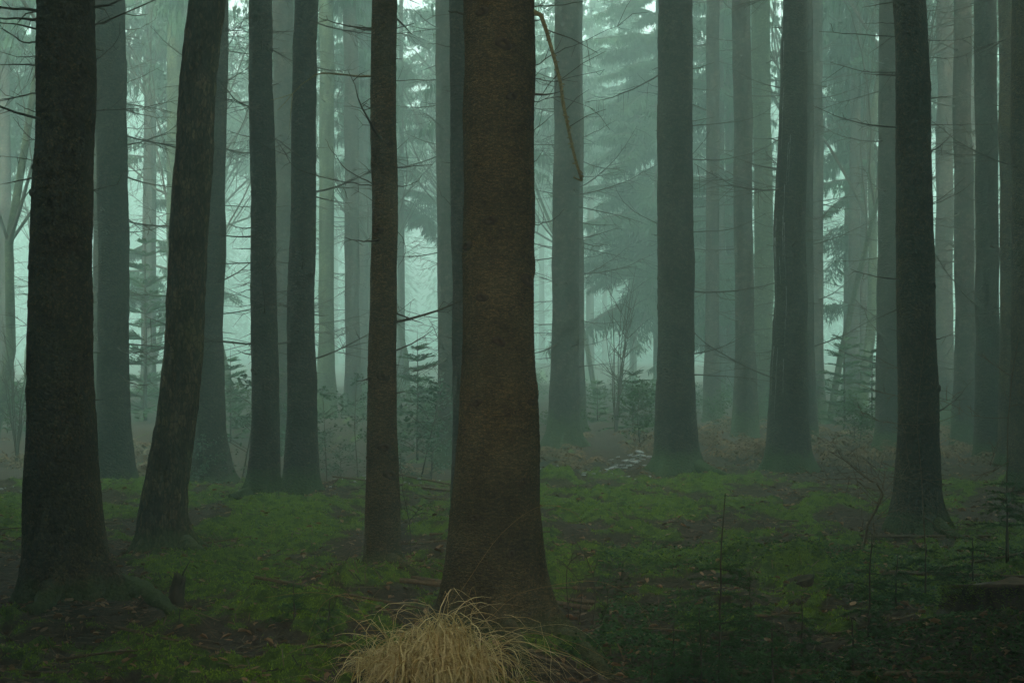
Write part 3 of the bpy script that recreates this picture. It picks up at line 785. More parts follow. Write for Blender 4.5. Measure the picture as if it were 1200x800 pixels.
# knots: the scars of lost branches
def knot(seed, r):
    k = random.Random(seed); n = 14; V = []
    for rr, h_ in ((1.25, -.35), (1.0, .22), (.72, .42), (.5, .20), (.22, -.05)):
        for i_ in range(n):
            a_ = 6.283 * i_ / n; q_ = rr * r * (1 + .22 * math.sin(2 * a_ + seed) + k.uniform(-.1, .1)); V.append((h_ * r, q_ * math.cos(a_) * 1.25, q_ * math.sin(a_)))
    V.append((-.1 * r, 0, 0)); q_ = [(j_ * n + i_, j_ * n + (i_ + 1) % n, (j_ + 1) * n + (i_ + 1) % n, (j_ + 1) * n + i_) for j_ in range(4) for i_ in range(n)]
    mb = MB(); mb.add(V, q_, [(4 * n + i_, 4 * n + (i_ + 1) % n, 5 * n) for i_ in range(n)]); return mb


KNOTS = [mesh_of(knot(i_, .022 + .006 * i_), 'knot', M['rot']) for i_ in range(4)]
k = random.Random(21)
KN = {'T8': [(565, 350), (618, 205), (575, 262), (622, 470), (560, 470), (600, 120), (548, 290), (612, 560), (590, 60), (566, 22), (557, 600), (598, 640), (618, 330), (585, 400)]}
for key, cnt in (('T1', 9), ('T7', 9), ('T12', 16), ('T19', 8), ('T5', 8), ('T6', 5), ('T16', 7), ('T2', 7), ('T11', 8)):
    t = TREES[key]; KN[key] = [(None, k.uniform(.7, 6.2) if t['d'] > 14 else k.uniform(.7, 3.8)) for _ in range(cnt)]
for key, lst in KN.items():
    t = TREES[key]
    for a_, b_ in lst:
        if a_ is None: zc = b_; an = -math.pi / 2 + k.uniform(-1.3, 1.3)
        else:
            p = P(a_, b_, t['d']); zc = p.z - t['gz']; r_ = float(np.interp(zc, t['zs'], t['rad'])); an = -math.acos(max(-.97, min(.97, (p.x - t['bx'] - float(np.interp(zc, t['zs'], t['cx']))) / r_)))
        r_ = float(np.interp(zc, t['zs'], t['rad'])) + .001
        link('knot', KNOTS[k.randint(0, 3)], t['root'], (float(np.interp(zc, t['zs'], t['cx'])) + math.cos(an) * r_, float(np.interp(zc, t['zs'], t['cyy'])) + math.sin(an) * r_, zc), (0, 0, an), k.uniform(.6, 1.0))


# roots running out over the floor
def root_part(key, pts, r0, mat):
    t = TREES[key]; org = Vector((t['bx'], t['d'], t['gz'])); k = random.Random(int(pts[-1][0])); ws = []
    for i_, (px, py) in enumerate(pts):
        x, y = gpos(px, py); z = T1(x, y); ws.append(Vector((x, y, z + (r0 * .9 if i_ == 0 else r0 * .35 * (1 - i_ / len(pts)))))) 
    sm = []; n = len(ws)
    for i_ in range(n - 1):
        pa, pb, pc, pd = ws[max(i_ - 1, 0)], ws[i_], ws[i_ + 1], ws[min(i_ + 2, n - 1)]
        for j_ in range(5):
            u = j_ / 5; sm.append(.5 * ((2 * pb) + (pc - pa) * u + (2 * pa - 5 * pb + 4 * pc - pd) * u * u + (3 * pb - pa - 3 * pc + pd) * u ** 3) - org)
    sm.append(ws[-1] - org); m_ = len(sm); mb = MB()
    mb.tube(sm, [r0 * (1 - .8 * i_ / m_) * k.uniform(.88, 1.12) for i_ in range(m_)], 12); mb.build('root', M[mat], t['root'])


root_part('T1', [(105, 700), (135, 701), (160, 705), (185, 712), (205, 722)], .13, 'bark_mid')
root_part('T1', [(60, 712), (45, 722), (20, 728)], .08, 'bark_dark')
root_part('T8', [(640, 735), (665, 752), (690, 772), (715, 786)], .10, 'bark')
root_part('T8', [(530, 735), (512, 748), (490, 756)], .08, 'bark')
root_part('T8', [(590, 748), (600, 768), (618, 790)], .09, 'bark')
root_part('T3', [(215, 645), (235, 655), (255, 660)], .08, 'bark_flaky')
root_part('T7', [(458, 670), (475, 678), (492, 680)], .05, 'bark')
root_part('T19', [(1095, 622), (1118, 630), (1140, 633)], .07, 'bark_dark')
root_part('T12', [(815, 554), (832, 559), (850, 561)], .10, 'bark_mid')
root_part('T5', [(295, 582), (282, 588), (268, 590)], .09, 'bark_mid')

# resin streaks on the flank of the stout trunk
t = TREES['T16']; k = random.Random(11)
for n_ in range(15):
    z0 = k.choice((k.uniform(3.2, 6.3), k.uniform(1.2, 3.4), k.uniform(2.2, 4.6))); ln = k.uniform(0.35, 1.3); ang = math.pi + k.uniform(0.25, 1.25)
    m_ = 16; zs_ = np.linspace(z0, z0 - ln, m_); pts = []; wd = []
    for i_, z_ in enumerate(zs_):
        r_ = float(np.interp(z_, t['zs'], t['rad'])) + 0.012; an = ang + k.uniform(-.02, .02)
        pts.append(Vector((float(np.interp(z_, t['zs'], t['cx'])) + math.cos(an) * r_, float(np.interp(z_, t['zs'], t['cyy'])) + math.sin(an) * r_, z_)))
        wd.append(max(0.0015, 0.007 * k.uniform(.2, 1.2) * (1 - i_ / m_)))
    b_ = MB(); b_.tube(pts, wd, 5); b_.build('resin_streak', M['resin'], t['root'])

# ------------------------------------------------------------------ far stand: bare trunks fading out
FAR = []
for v_ in range(4):
    k = random.Random(900 + v_); zs = np.concatenate([np.arange(-0.4, 14, .35), np.linspace(14.5, 22, 6)])
    rad = np.interp(zs, [-.4, 0, .6, 12, 22], [.30, .27, .19, .13, .02]) * k.uniform(.8, 1.15)
    FAR.append(mesh_of(trunk_mesh(zs, np.sin(zs * .3) * .03 * zs * .2, np.cos(zs * .25) * .03, rad, 16, [(k.uniform(0, 6), .4, .5, .3)], .008, 70 + v_, 20), 'trunk', M['bark_far']))
far_spots = []
k = random.Random(77)
while len(far_spots) < 46:
    d = k.uniform(33.5, 46) if len(far_spots) < 34 else k.uniform(80, 104); px = k.uniform(-120, 1320)
    if 420 < px < 780 and d < 50 and k.random() < .6: continue
    if d > 50 and k.random() < .5: px = k.uniform(380, 800)
    x = (px - 600) / F * d
    if any((x - a_) ** 2 + (d - b_) ** 2 < 4.0 for a_, b_ in far_spots): continue
    far_spots.append((x, d))
far_spots += [((px_ - 600) / F * d_, d_) for px_, d_ in ((664, 57), (742, 60), (575, 62), (520, 58), (247, 60), (308, 66), (692, 70), (450, 66))]
for n_, (x, d) in enumerate(far_spots):
    r_ = thing('spruce_tree', (x, d, T1(x, d)), 'faint far spruce stem dissolving into the pale fog', 'tree', 'far trunks lost in the fog')
    cz = k.uniform(7.0, 9.5) if d < 50 else k.uniform(10, 11.5)
    link('trunk', FAR[n_ % 4], r_, None, (0, 0, n_)); link('crown', CROWNS[n_ % 3], r_, (0, 0, cz), (0, 0, n_ * 2.1), ((.42, .42) if d < 50 else (.8, .8) if d < 70 else (1.0, 1.0)) + ((22 - cz) / 11.5,))
    for _ in range(9):
        az = k.uniform(0, 6.28); link('branch', BRANCH_LIB[k.randint(5, 11)], r_, (math.cos(az) * .1, math.sin(az) * .1, k.uniform(2.5, 9)), (0, k.uniform(-.2, .4), az), 1.2)
# the wood closing the view on the far side of the clearing
r_ = np.random.default_rng(14); vv, tt = [], []; nb = 0
for n_ in range(240):
    tx, ty = r_.uniform(-95, 95), r_.uniform(112, 150); H = r_.uniform(25, 36); m_ = 1300
    z = H * r_.random(m_) ** .8; rr = (1 - z / H) ** .8 * r_.uniform(2.4, 3.4) * r_.random(m_) ** .5; a_ = r_.random(m_) * 6.283
    p = np.stack([tx + np.cos(a_) * rr, ty + np.sin(a_) * rr, z], -1); l = r_.uniform(.25, .65, m_)[:, None]; d_ = np.stack([np.cos(a_), np.sin(a_), r_.uniform(-1.2, -.1, m_)], -1) * l; s2 = np.stack([-np.sin(a_), np.cos(a_), r_.uniform(-.4, .4, m_)], -1) * l * .3
    vv.append(np.stack([p, p + d_ * .5 - s2, p + d_, p + d_ * .5 + s2], 1).reshape(-1, 3)); nb += m_
mb = MB(); mb.add(np.concatenate(vv), np.arange(nb)[:, None] * 4 + np.arange(4)[None, :])
tag(mb.build('far_wood', M['needle'], smooth=False), 'far off spruce wood closing the view beyond the foggy clearing', 'wood', None, 'stuff')
# unseen spruces, green to the ground, added around the viewer to darken near fog
SHADE_CROWNS = [mesh_of(crown(15, 3.0, 80 + s_, 0.5, per=6, z0=0.5)[1], 'crown', M['needle'], False) for s_ in range(2)]
SUN_GAP = 1.7      # gap left in the added spruces so sun reaches trunk and grass
shade_spots = []
k = random.Random(5)
tries = 0
while len(shade_spots) < 125 and tries < 4000:
    tries += 1
    x, y = k.uniform(-15, 15), k.uniform(-14, 15.5)
    if abs(x) < .38 * max(y, 0) + 3.7 and y > -3.8: continue
    if abs(x + .4) < SUN_GAP and -20 < y < 0: continue
    if any((x - a_) ** 2 + (y - b_) ** 2 < 3.2 for a_, b_ in shade_spots): continue
    shade_spots.append((x, y))
shade_spots += [(10.3, 16.4), (12.0, 17.2), (11.2, 18.8), (13.4, 16.0), (13.6, 18.6), (-10.6, 16.6), (-12.6, 17.2), (2.6, -13.8)]
for n_, (x, y) in enumerate(shade_spots):
    r_ = thing('spruce_tree', (x, y, T1(x, y)), 'unseen bushy spruce added around the viewer to shade the near fog', 'tree', 'added spruces shading the near fog')
    link('trunk', FAR[n_ % 4], r_, None, (0, 0, n_), (1, 1, .75)); link('crown', SHADE_CROWNS[n_ % 2], r_, (0, 0, 0), (0, 0, n_ * 2.1), k.uniform(.9, 1.02))
# unseen tall spruces added so their crowns shade the near floor
for n_, (x, y) in enumerate([(-2.7, 5.2), (3.0, 5.6), (4.6, 8.2), (-5.2, 8.6), (1.9, .7), (-3.2, .3)]):
    r_ = thing('spruce_tree', (x, y, T1(x, y)), 'unseen tall spruce added to shade the near floor from above', 'tree', 'added tall spruces shading the near floor')
    link('trunk', FAR[n_ % 4], r_, None, (0, 0, n_)); link('crown', CROWNS[n_ % 3], r_, (0, 0, 7.6 if n_ > 3 else 8.5), (0, 0, n_ * 2.1), (1.3, 1.3, 1.15))

# ------------------------------------------------------------------ spruces that keep their green boughs
def bough_mesh(st, fo):
    mb = MB(); mb.merge(st); ns = sum(len(q_) for q_ in mb.q); mb.merge(fo)
    me = mesh_of(mb, 'bough', M['twig'], False); me.materials.append(M['needle'])
    idx = np.ones(len(me.polygons), np.int32); idx[:ns] = 0; me.polygons.foreach_set('material_index', idx); return me


BOUGH_ME = [(L, [bough_mesh(*bough(L, 700 + 10 * j_ + i_, droop=.30 + .06 * j_, hang=.24, dens=1.5, wid=.024)) for j_ in range(3)]) for i_, L in enumerate((.6, 1.1, 1.6, 2.2, 2.9))]


def green_spruce(x, y, H, rmax, label, seed, spacing=.75, gap=.3, per=5, z0=1.0, rt=.13, group=None, name='spruce_tree'):
    gz = T1(x, y); r_ = thing(name, (x, y, gz), label, 'tree', group); k = random.Random(seed)
    zs = np.linspace(-.2, H, 40)
    trunk_mesh(zs, 0 * zs, 0 * zs, rt * (1 - zs / H * .93) + .01, 14, [], .004, seed, 20).build('trunk', M['bark_far'], r_)
    z = z0
    while z < H - .2:
        t = (z - z0) / (H - z0); L = max(.35, rmax * (1 - t) ** .8)
        for b in range(per):
            if k.random() < gap: continue
            l = L * k.uniform(.6, 1.15); ref, mes = min(BOUGH_ME, key=lambda e: abs(e[0] - l))
            link('bough', k.choice(mes), r_, (0, 0, z + k.uniform(-.2, .2)), (k.uniform(-.4, .4), k.uniform(-.2, .55) - .25 * t, k.uniform(0, 6.283)), l / ref)
        z += spacing * k.uniform(.6, 1.4)
    return r_


x_, _ = P(772, 400, 47).xy
green_spruce(x_, 47, 24, 4.0, 'tall green spruce with drooping layered boughs behind the olive grey trunk', 601, .42, .15, 7, 3.0, .18)
x_, _ = P(1012, 400, 36).xy
green_spruce(x_, 36, 16, 2.4, 'green spruce with sparse drooping boughs behind the half hidden grey trunk', 602, .9, .45, 4, 2.5)
x_, _ = P(845, 400, 38).xy
green_spruce(x_, 38, 17, 2.6, 'green spruce in thick fog behind the thin pale fogged trunk', 603, .7, .3, 5, 2.0)
x_, _ = P(175, 400, 40).xy
green_spruce(x_, 40, 17, 2.4, 'green spruce in thick fog behind the faint foggy trunk', 604, .9, .4, 5, 3.0)
x_, _ = P(470, 400, 46).xy
green_spruce(x_, 46, 19, 2.6, 'green spruce nearly lost in fog behind the slender straight trunk', 605, .9, .4, 5, 6.0)

# ------------------------------------------------------------------ bare broadleaf trees
def bare_tree(seed, H=9.0, r0=.09, lean=0.15, levels=4):
    k = random.Random(seed); st, tw = MB(), MB()

    def grow(p, d, L, r, lev):
        n = 5; pts = [p]; dd = d.copy()
        for i_ in range(n):
            dd = (dd + Vector((k.uniform(-.22, .22), k.uniform(-.22, .22), k.uniform(-.12, .2)))).normalized(); pts.append(pts[-1] + dd * L / n)
        (st if lev == 0 else tw).tube(pts, [r * (1 - .6 * i_ / n) for i_ in range(n + 1)], 8 if lev == 0 else (4 if lev < 2 else 3), False)
        if lev >= levels: return
        for _ in range((9, 6, 5, 3)[lev]):
            i_ = k.randint(1 if lev else 2, n); pd = (pts[i_] - pts[i_ - 1]).normalized()
            a_ = (pd + Vector((k.uniform(-1, 1), k.uniform(-1, 1), k.uniform(-.35, .7)))).normalized()
            grow(pts[i_], a_, L * k.uniform(.35, .6), max(r * .38, .0045), lev + 1)
    grow(Vector((0, 0, -.2)), Vector((lean, k.uniform(-.1, .1), 1)).normalized(), H, r0, 0)
    return mesh_of(st, 'trunk', M['bark_green']), mesh_of(tw, 'limbs', M['twig'])


BARE = [bare_tree(1, 9, .10, .1), bare_tree(2, 11, .13, -.15), bare_tree(4, 10, .11, .4), bare_tree(9, 8, .08, -.05)]
for n_, (px, d, v_, lab) in enumerate([
    (-10, 27, 2, 'leaning bare broadleaf tree in fog beside the broad dark root trunk'), (1008, 33, 1, 'greenish bare broadleaf tree with crooked twigs behind the resin streaked pair'),
    (278, 34, 0, 'bare twiggy tree in fog behind the grey trunk with wide mossy roots'), (30, 38, 3, 'faint bare tree with fine twigs far behind the broad dark root trunk'),
    (700, 40, 3, 'faint bare tree behind the stout misty trunk in the bracken'), (480, 38, 3, 'bare twiggy tree in bright fog behind the slender straight trunk'),
    (1080, 38, 2, 'bare tree in fog behind the dark twig ringed trunk'), (355, 42, 1, 'faint bare tree in fog behind the paired trunks'), (605, 45, 0, 'faint bare tree in bright fog behind the thickest trunk'),
    (900, 44, 1, 'faint bare tree in fog behind the misty straight trunk'), (170, 46, 0, 'faint bare tree in deep fog behind the flared mossy footed trunk'), (970, 30, 3, 'thin bare tree with twig web beside the misty trunk of the resin streaked pair')]):
    p = P(px, 400, d); r_ = thing('bare_tree', (p.x, d, T1(p.x, d)), lab, 'tree', None, n_ * 0.0 + (0 if v_ == 2 else n_ * 1.3))
    link('trunk', BARE[v_][0], r_); link('limbs', BARE[v_][1], r_)

# thin multi-stemmed whips seen in the bright gap
def whips(seed, n=7, H=3.4):
    k = random.Random(seed); mb = MB()
    for _ in range(n):
        a_ = k.uniform(0, 6.28); l = H * k.uniform(.6, 1); pts = [Vector((math.cos(a_) * .08 * i_ / 3 + k.uniform(-.02, .02) + math.cos(a_) * .02 * i_ * i_ / 3, math.sin(a_) * .03 * i_, l * i_ / 6 - .05)) for i_ in range(7)]
        mb.tube(pts, [.014 * (1 - .8 * i_ / 6) for i_ in range(7)], 4, False)
        for _ in range(9):
            i_ = k.randint(2, 5); p = pts[i_]; dr = Vector((k.uniform(-1, 1), k.uniform(-1, 1), k.uniform(.4, 1.4))).normalized() * k.uniform(.2, .7)
            mb.tube([p, p + dr * .5 + Vector((0, 0, .03)), p + dr], [.006, .005, .002], 3, False)
    return mb


for n_, (px, d, H, lab) in enumerate([(722, 26.5, 3.2, 'cluster of thin bare whips growing out of the bracken near the slab heap'), (20, 23, 2.4, 'cluster of thin bare whips beside the broad dark root trunk'), (455, 27, 2.2, 'cluster of thin bare whips behind the slender straight trunk')]):
    p = P(px, 400, d); tag(whips(20 + n_, 8, H).build('whip_shrub', M['twig'], None, (p.x, d, T1(p.x, d))), lab, 'shrub')

# ------------------------------------------------------------------ young spruces in the middle distance
def young_spruce(H, seed, rmax, dens=1.0):
    k = random.Random(seed); st, fo = MB(), MB()
    st.tube([Vector((0, 0, -.05)), Vector((.01, 0, H * .5)), Vector((0, .01, H))], [.012 * H, .007 * H, .002], 6)
    vs_, ts = [], []

    def spray(p, d_, l, w_):
        s_ = (d_.cross(Vector((0, 0, 1))) + Vector((k.uniform(-.6, .6), k.uniform(-.6, .6), k.uniform(-.6, .6)))).normalized() * w_
        b = len(vs_); vs_.extend([p - s_ * .3, p + d_ * l * .45 - s_, p + d_ * l, p + d_ * l * .5 + s_]); ts.extend([(b, b + 1, b + 2), (b, b + 2, b + 3)])
    z = H * .06
    while z < H * .9:
        t = z / H; L = rmax * (1 - t) ** .75 + .08
        for b_ in range(6):
            az = k.uniform(0, 6.28); l = L * k.uniform(.7, 1.2); el = k.uniform(.05, .4) + .35 * t
            dr = Vector((math.cos(az) * math.cos(el), math.sin(az) * math.cos(el), math.sin(el))); sd = Vector((-math.sin(az), math.cos(az), 0))
            pts = [Vector((0, 0, z)) + dr * l * u + Vector((0, 0, -.22 * l * u * u)) for u in (0, .35, .7, 1)]
            st.tube(pts, [.004 * H, .003 * H, .002 * H, .001 * H], 3, False)
            m_ = int(l / .045 * dens) + 3
            for i_ in range(m_):
                u = (i_ + k.random()) / m_; p = Vector((0, 0, z)) + dr * l * u + Vector((0, 0, -.22 * l * u * u))
                for sg in (-1, 1):
                    e_ = l * .38 * (1.1 - u) + .05; dd = (dr * k.uniform(.5, 1) + sd * sg * k.uniform(.6, 1) + Vector((0, 0, k.uniform(-.25, .15)))).normalized()
                    spray(p, dd, e_ * k.uniform(.7, 1.1), .016); spray(p + dd * e_ * .4, (dd + dr * .8).normalized(), e_ * .5, .012)
        z += .13 * H ** .5 * k.uniform(.8, 1.2)
    fo.add(np.array([tuple(v_) for v_ in vs_]), None, ts)
    return mesh_of(st, 'stem', M['twig']), mesh_of(fo, 'foliage', M['needle_sap'], False)


YOUNG = [young_spruce(2.4, 1, .85), young_spruce(1.6, 2, .65), young_spruce(3.4, 3, 1.0)]
YH = (2.4, 1.6, 3.4)
for n_, (px, top, d, v_, lab) in enumerate([
    (489, 385, 24.5, 0, 'young spruce with tiered branches in bright fog beside the slender straight trunk'), (170, 262, 31, 2, 'tall feathery young spruce between the flared mossy trunk and the leaning one'),
    (990, 378, 27, 0, 'young spruce with a forked tip beside the resin streaked pair'), (742, 425, 27, 1, 'young spruce at the foot of the thin whips by the slab heap'), (1022, 395, 26, 0, 'young spruce close behind the half hidden grey trunk'),
    (700, 440, 30, 1, 'small fogged spruce behind the stout misty trunk'), (270, 405, 27, 0, 'young spruce in fog behind the holly by the mossy rooted trunk'), (835, 425, 33, 0, 'young fogged spruce at the foot of the thin pale trunk'),
    (20, 440, 28, 1, 'small fogged spruce by the whips beside the broad dark root trunk'), (555, 430, 29, 1, 'small fogged spruce behind the thickest trunk'), (915, 430, 30, 1, 'small fogged spruce behind the pale greenish trunk'), (1150, 420, 27, 0, 'young spruce in fog behind the dense edge of the stand'), (60, 400, 33, 0, 'young fogged spruce hidden behind the broad dark root trunk'),
    (455, 415, 31, 0, 'young fogged spruce seen past the slender straight trunk')]):
    z = CH - (top - 400) / F * d; p = P(px, 400, d); gz = T1(p.x, d)
    r_ = thing('young_spruce', (p.x, d, gz), lab, 'tree', 'young spruces in the fog', n_ * 1.1); sc = (z - gz) / YH[v_]
    for nm, me in zip(('stem', 'foliage'), YOUNG[v_]): link(nm, me, r_, None, None, sc)

# ------------------------------------------------------------------ holly saplings
def leafy(seed, H, n_br, n_lf, lf, mat, spread=.35, lean=.1):
    k = random.Random(seed); st, fo = MB(), MB(); vs_, ts = [], []

    def leaf(p):
        d_ = Vector((k.uniform(-1, 1), k.uniform(-1, 1), k.uniform(-.6, .6))).normalized(); u = d_.orthogonal().normalized(); u = Quaternion(d_, k.uniform(0, 6)) @ u
        l = lf * k.uniform(.7, 1.2); b = len(vs_)
        nn = d_.cross(u) * l * .12
        vs_.extend([p, p + d_ * l * .5 + u * l * .28 + nn, p + d_ * l, p + d_ * l * .5 - u * l * .28 + nn]); ts.extend([(b, b + 1, b + 2), (b, b + 2, b + 3)])
    top = Vector((k.uniform(-lean, lean) * H, k.uniform(-lean, lean) * H, H)); mid = top * .5 + Vector((k.uniform(-.05, .05), 0, 0)) * H
    st.tube([Vector((0, 0, -.05)), mid, top], [.010, .007, .003], 5)
    for b_ in range(n_br):
        t = k.uniform(.15, 1); p = (mid * (t * 2) if t < .5 else mid.lerp(top, t * 2 - 1)); az = k.uniform(0, 6.28); l = H * spread * (1.15 - t * .7) * k.uniform(.5, 1.2)
        e = p + Vector((math.cos(az) * l, math.sin(az) * l, l * k.uniform(-.1, .6))); m_ = p.lerp(e, .5) + Vector((0, 0, .06 * l))
        st.tube([p, m_, e], [.005, .004, .002], 3, False)
        for _ in range(n_lf):
            u = k.random() ** .6; q_ = p.lerp(e, u) + Vector((k.uniform(-1, 1), k.uniform(-1, 1), k.uniform(-1, 1))) * lf * .7; leaf(q_)
    fo.add(np.array([tuple(v_) for v_ in vs_]), None, ts)
    return mesh_of(st, 'stem', M['twig']), mesh_of(fo, 'foliage', M[mat], False)


HOLLY = [leafy(5, 1.5, 22, 11, .06, 'holly'), leafy(6, 1.2, 26, 12, .06, 'holly', .5, .3), leafy(8, 1.0, 24, 14, .055, 'holly', .7, .1)]
HHT = (1.5, 1.2, 1.0)
for n_, (px, top, d, v_, lab) in enumerate([(280, 440, 19.5, 1, 'holly sapling between the mossy rooted trunk and the paired trunks'), (384, 455, 19.5, 0, 'thin holly sapling beside the tilted smooth trunk'), (420, 440, 20.5, 0, 'tall thin holly sapling before a pale fogged trunk'),
    (488, 445, 19.0, 1, 'spreading holly with glossy leaves beside the slender straight trunk'), (505, 460, 20.0, 1, 'holly sapling growing close to the pale grey trunk'), (400, 520, 18.6, 2, 'low green holly bush on the bank by the tilted smooth trunk'), (500, 518, 18.4, 2, 'low green holly bush on the bank by the slim green trunk'), (470, 515, 19.4, 2, 'low green holly bush partly behind the slender straight trunk'), (355, 470, 20, 1, 'holly sapling showing between the paired trunks'), (238, 515, 17.6, 2, 'leafy green bush at the foot of the mossy rooted trunk')]):
    z = CH - (top - 400) / F * d; p = P(px, 400, d); gz = T1(p.x, d); r_ = thing('holly_sapling', (p.x, d, gz), lab, 'shrub', 'holly saplings on the low ground', n_ * 1.7); sc = (z - gz) / HHT[v_]
    for nm, me in zip(('stem', 'foliage'), HOLLY[v_]): link(nm, me, r_, None, None, sc)

# green undergrowth bushes further back
BUSH = [leafy(30 + i_, .9, 34, 12, .07, 'herb', .8, .1) for i_ in range(2)]
k = random.Random(12)
for n_ in range(64):
    d = k.uniform(22, 38); px = k.uniform(-30, 1230); x = (px - 600) / F * d
    r_ = thing('undergrowth_bush', (x, d, T1(x, d)), 'low green bush among the foggy undergrowth behind the trunks', 'bush', 'green bushes in the foggy undergrowth', k.uniform(0, 6)); sc = k.uniform(.4, .95)
    for nm, me in zip(('stem', 'foliage'), BUSH[n_ % 2]): link(nm, me, r_, None, None, sc)

# ------------------------------------------------------------------ withered bracken
def bracken(seed, n=11):
    k = random.Random(seed); mb = MB(); vs_, ts = [], []
    for _ in range(n):
        az = k.uniform(0, 6.28); L = k.uniform(.45, .85); d_ = Vector((math.cos(az), math.sin(az), 0)); sd = Vector((-math.sin(az), math.cos(az), 0))
        el = k.uniform(.5, 1.3); pts = []; p = Vector((k.uniform(-.12, .12), k.uniform(-.12, .12), 0)); a_ = el
        for i_ in range(9):
            pts.append(p.copy()); p = p + (d_ * math.cos(a_) + Vector((0, 0, math.sin(a_)))) * L / 8; a_ -= k.uniform(.15, .38)
        mb.tube(pts, [.004 - .0003 * i_ for i_ in range(9)], 3, False)
        for i_ in range(2, 9):
            for sg in (-1, 1):
                for _ in range(3):
                    q_ = pts[i_] if i_ == 8 else pts[i_].lerp(pts[i_ + 1], k.random()); l = (.20 - .018 * i_) * k.uniform(.6, 1.2)
                    dd = (sd * sg + d_ * k.uniform(.1, .6) + Vector((0, 0, k.uniform(-.9, .1)))).normalized(); u = dd.cross(Vector((k.uniform(-.3, .3), k.uniform(-.3, .3), 1))).normalized() * l * .16
                    b = len(vs_); vs_.extend([q_, q_ + dd * l * .4 - u, q_ + dd * l, q_ + dd * l * .4 + u]); ts.extend([(b, b + 1, b + 2), (b, b + 2, b + 3)])
    mb.add(np.array([tuple(v_) for v_ in vs_]), None, ts)
    return mesh_of(mb, 'bracken_clump', M['bracken'], False)


BR = [bracken(s_) for s_ in range(4)]
k = random.Random(31); n_ = 0
while n_ < 120:
    d = k.uniform(18.9, 27); px = k.choice((k.uniform(630, 770), k.uniform(820, 1060), k.uniform(820, 1060), k.uniform(1060, 1240), k.uniform(-20, 230), k.uniform(370, 640)))
    if px < 640 and d < 21: continue
    x = (px - 600) / F * d
    if any(abs(x - t_['bx']) < .35 and abs(d - t_['d']) < .35 for t_ in TREES.values()): continue
    if 700 < px < 770 and d < 19.6: continue
    tag(link('bracken_clump', BR[n_ % 4], None, (x, d, T1(x, d)), (0, 0, k.uniform(0, 6.28)), k.uniform(.6, 1.0)), 'withered brown bracken clump on the floor behind the mossy shelf', 'bracken', 'withered bracken clumps'); n_ += 1

# ------------------------------------------------------------------ pale slab heap and pale chips along the bank
def slab(seed, l, wd, h):
    k = random.Random(seed); n = 8; V = []
    for z in (0, h * .75, h):
        sc = .93 if z == h else 1
        for i_ in range(n):
            a_ = 6.283 * i_ / n; rr = k.uniform(.8, 1.1) if z == 0 else 1
            V.append((math.cos(a_) * l / 2 * sc * (1 + .12 * math.sin(3 * a_ + seed)), math.sin(a_) * wd / 2 * sc * (1 + .12 * math.cos(2 * a_ + seed)), z + k.uniform(-.1, .1) * h))
    q_ = [(r_ * n + i_, r_ * n + (i_ + 1) % n, (r_ + 1) * n + (i_ + 1) % n, (r_ + 1) * n + i_) for r_ in (0, 1) for i_ in range(n)]
    mb = MB(); mb.add(V, q_, [(2 * n, 2 * n + i_, 2 * n + i_ + 1) for i_ in range(1, n - 1)]); return mb


hx, hy = (740 - 600) / F * 18.9, 18.9
heap = thing('slab_heap', (hx, hy, T1(hx, hy)), 'low heap of pale flat slabs lying beside the olive grey trunk', 'heap')
k = random.Random(8); SL = [mesh_of(slab(s_, .22, .14, .03), 'slab', M['pale'], False) for s_ in range(5)]
for n_ in range(34):
    lv = n_ // 8; sx = max(.08, .34 - .06 * lv)
    link('slab', SL[n_ % 5], heap, (k.uniform(-sx, sx) + (.1 if n_ % 2 else -.05), k.uniform(-.15, .15), -.01 + lv * .05 + k.uniform(0, .03)), (k.uniform(-.25, .25), k.uniform(-.25, .25), k.uniform(0, 3)), k.uniform(.25, .6))
k = random.Random(18)
chips = MB()
for n_ in range(80):
    px, py = k.choice(((k.gauss(655, 18), k.uniform(553, 560)), (k.gauss(700, 25), k.uniform(553, 566)), (k.gauss(690, 40), k.uniform(556, 568)), (k.gauss(470, 50), k.uniform(566, 577)), (k.gauss(400, 20), k.uniform(566, 576)), (k.gauss(20, 12), k.uniform(570, 578)), (k.uniform(380, 545), k.uniform(560, 578))))
    x, d = gpos(px, py); l = k.uniform(.02, .06)
    chips.merge(slab(n_, l, l * .6, .014), Matrix.Translation((x, d, T1(x, d) + .015)) @ Matrix.Rotation(k.uniform(0, 3), 4, 'Z') @ Matrix.Rotation(k.uniform(-.4, .4), 4, 'X'))
tag(chips.build('pale_chips', M['pale'], smooth=False), 'pale chips scattered along the low bank', 'chips', None, 'stuff')

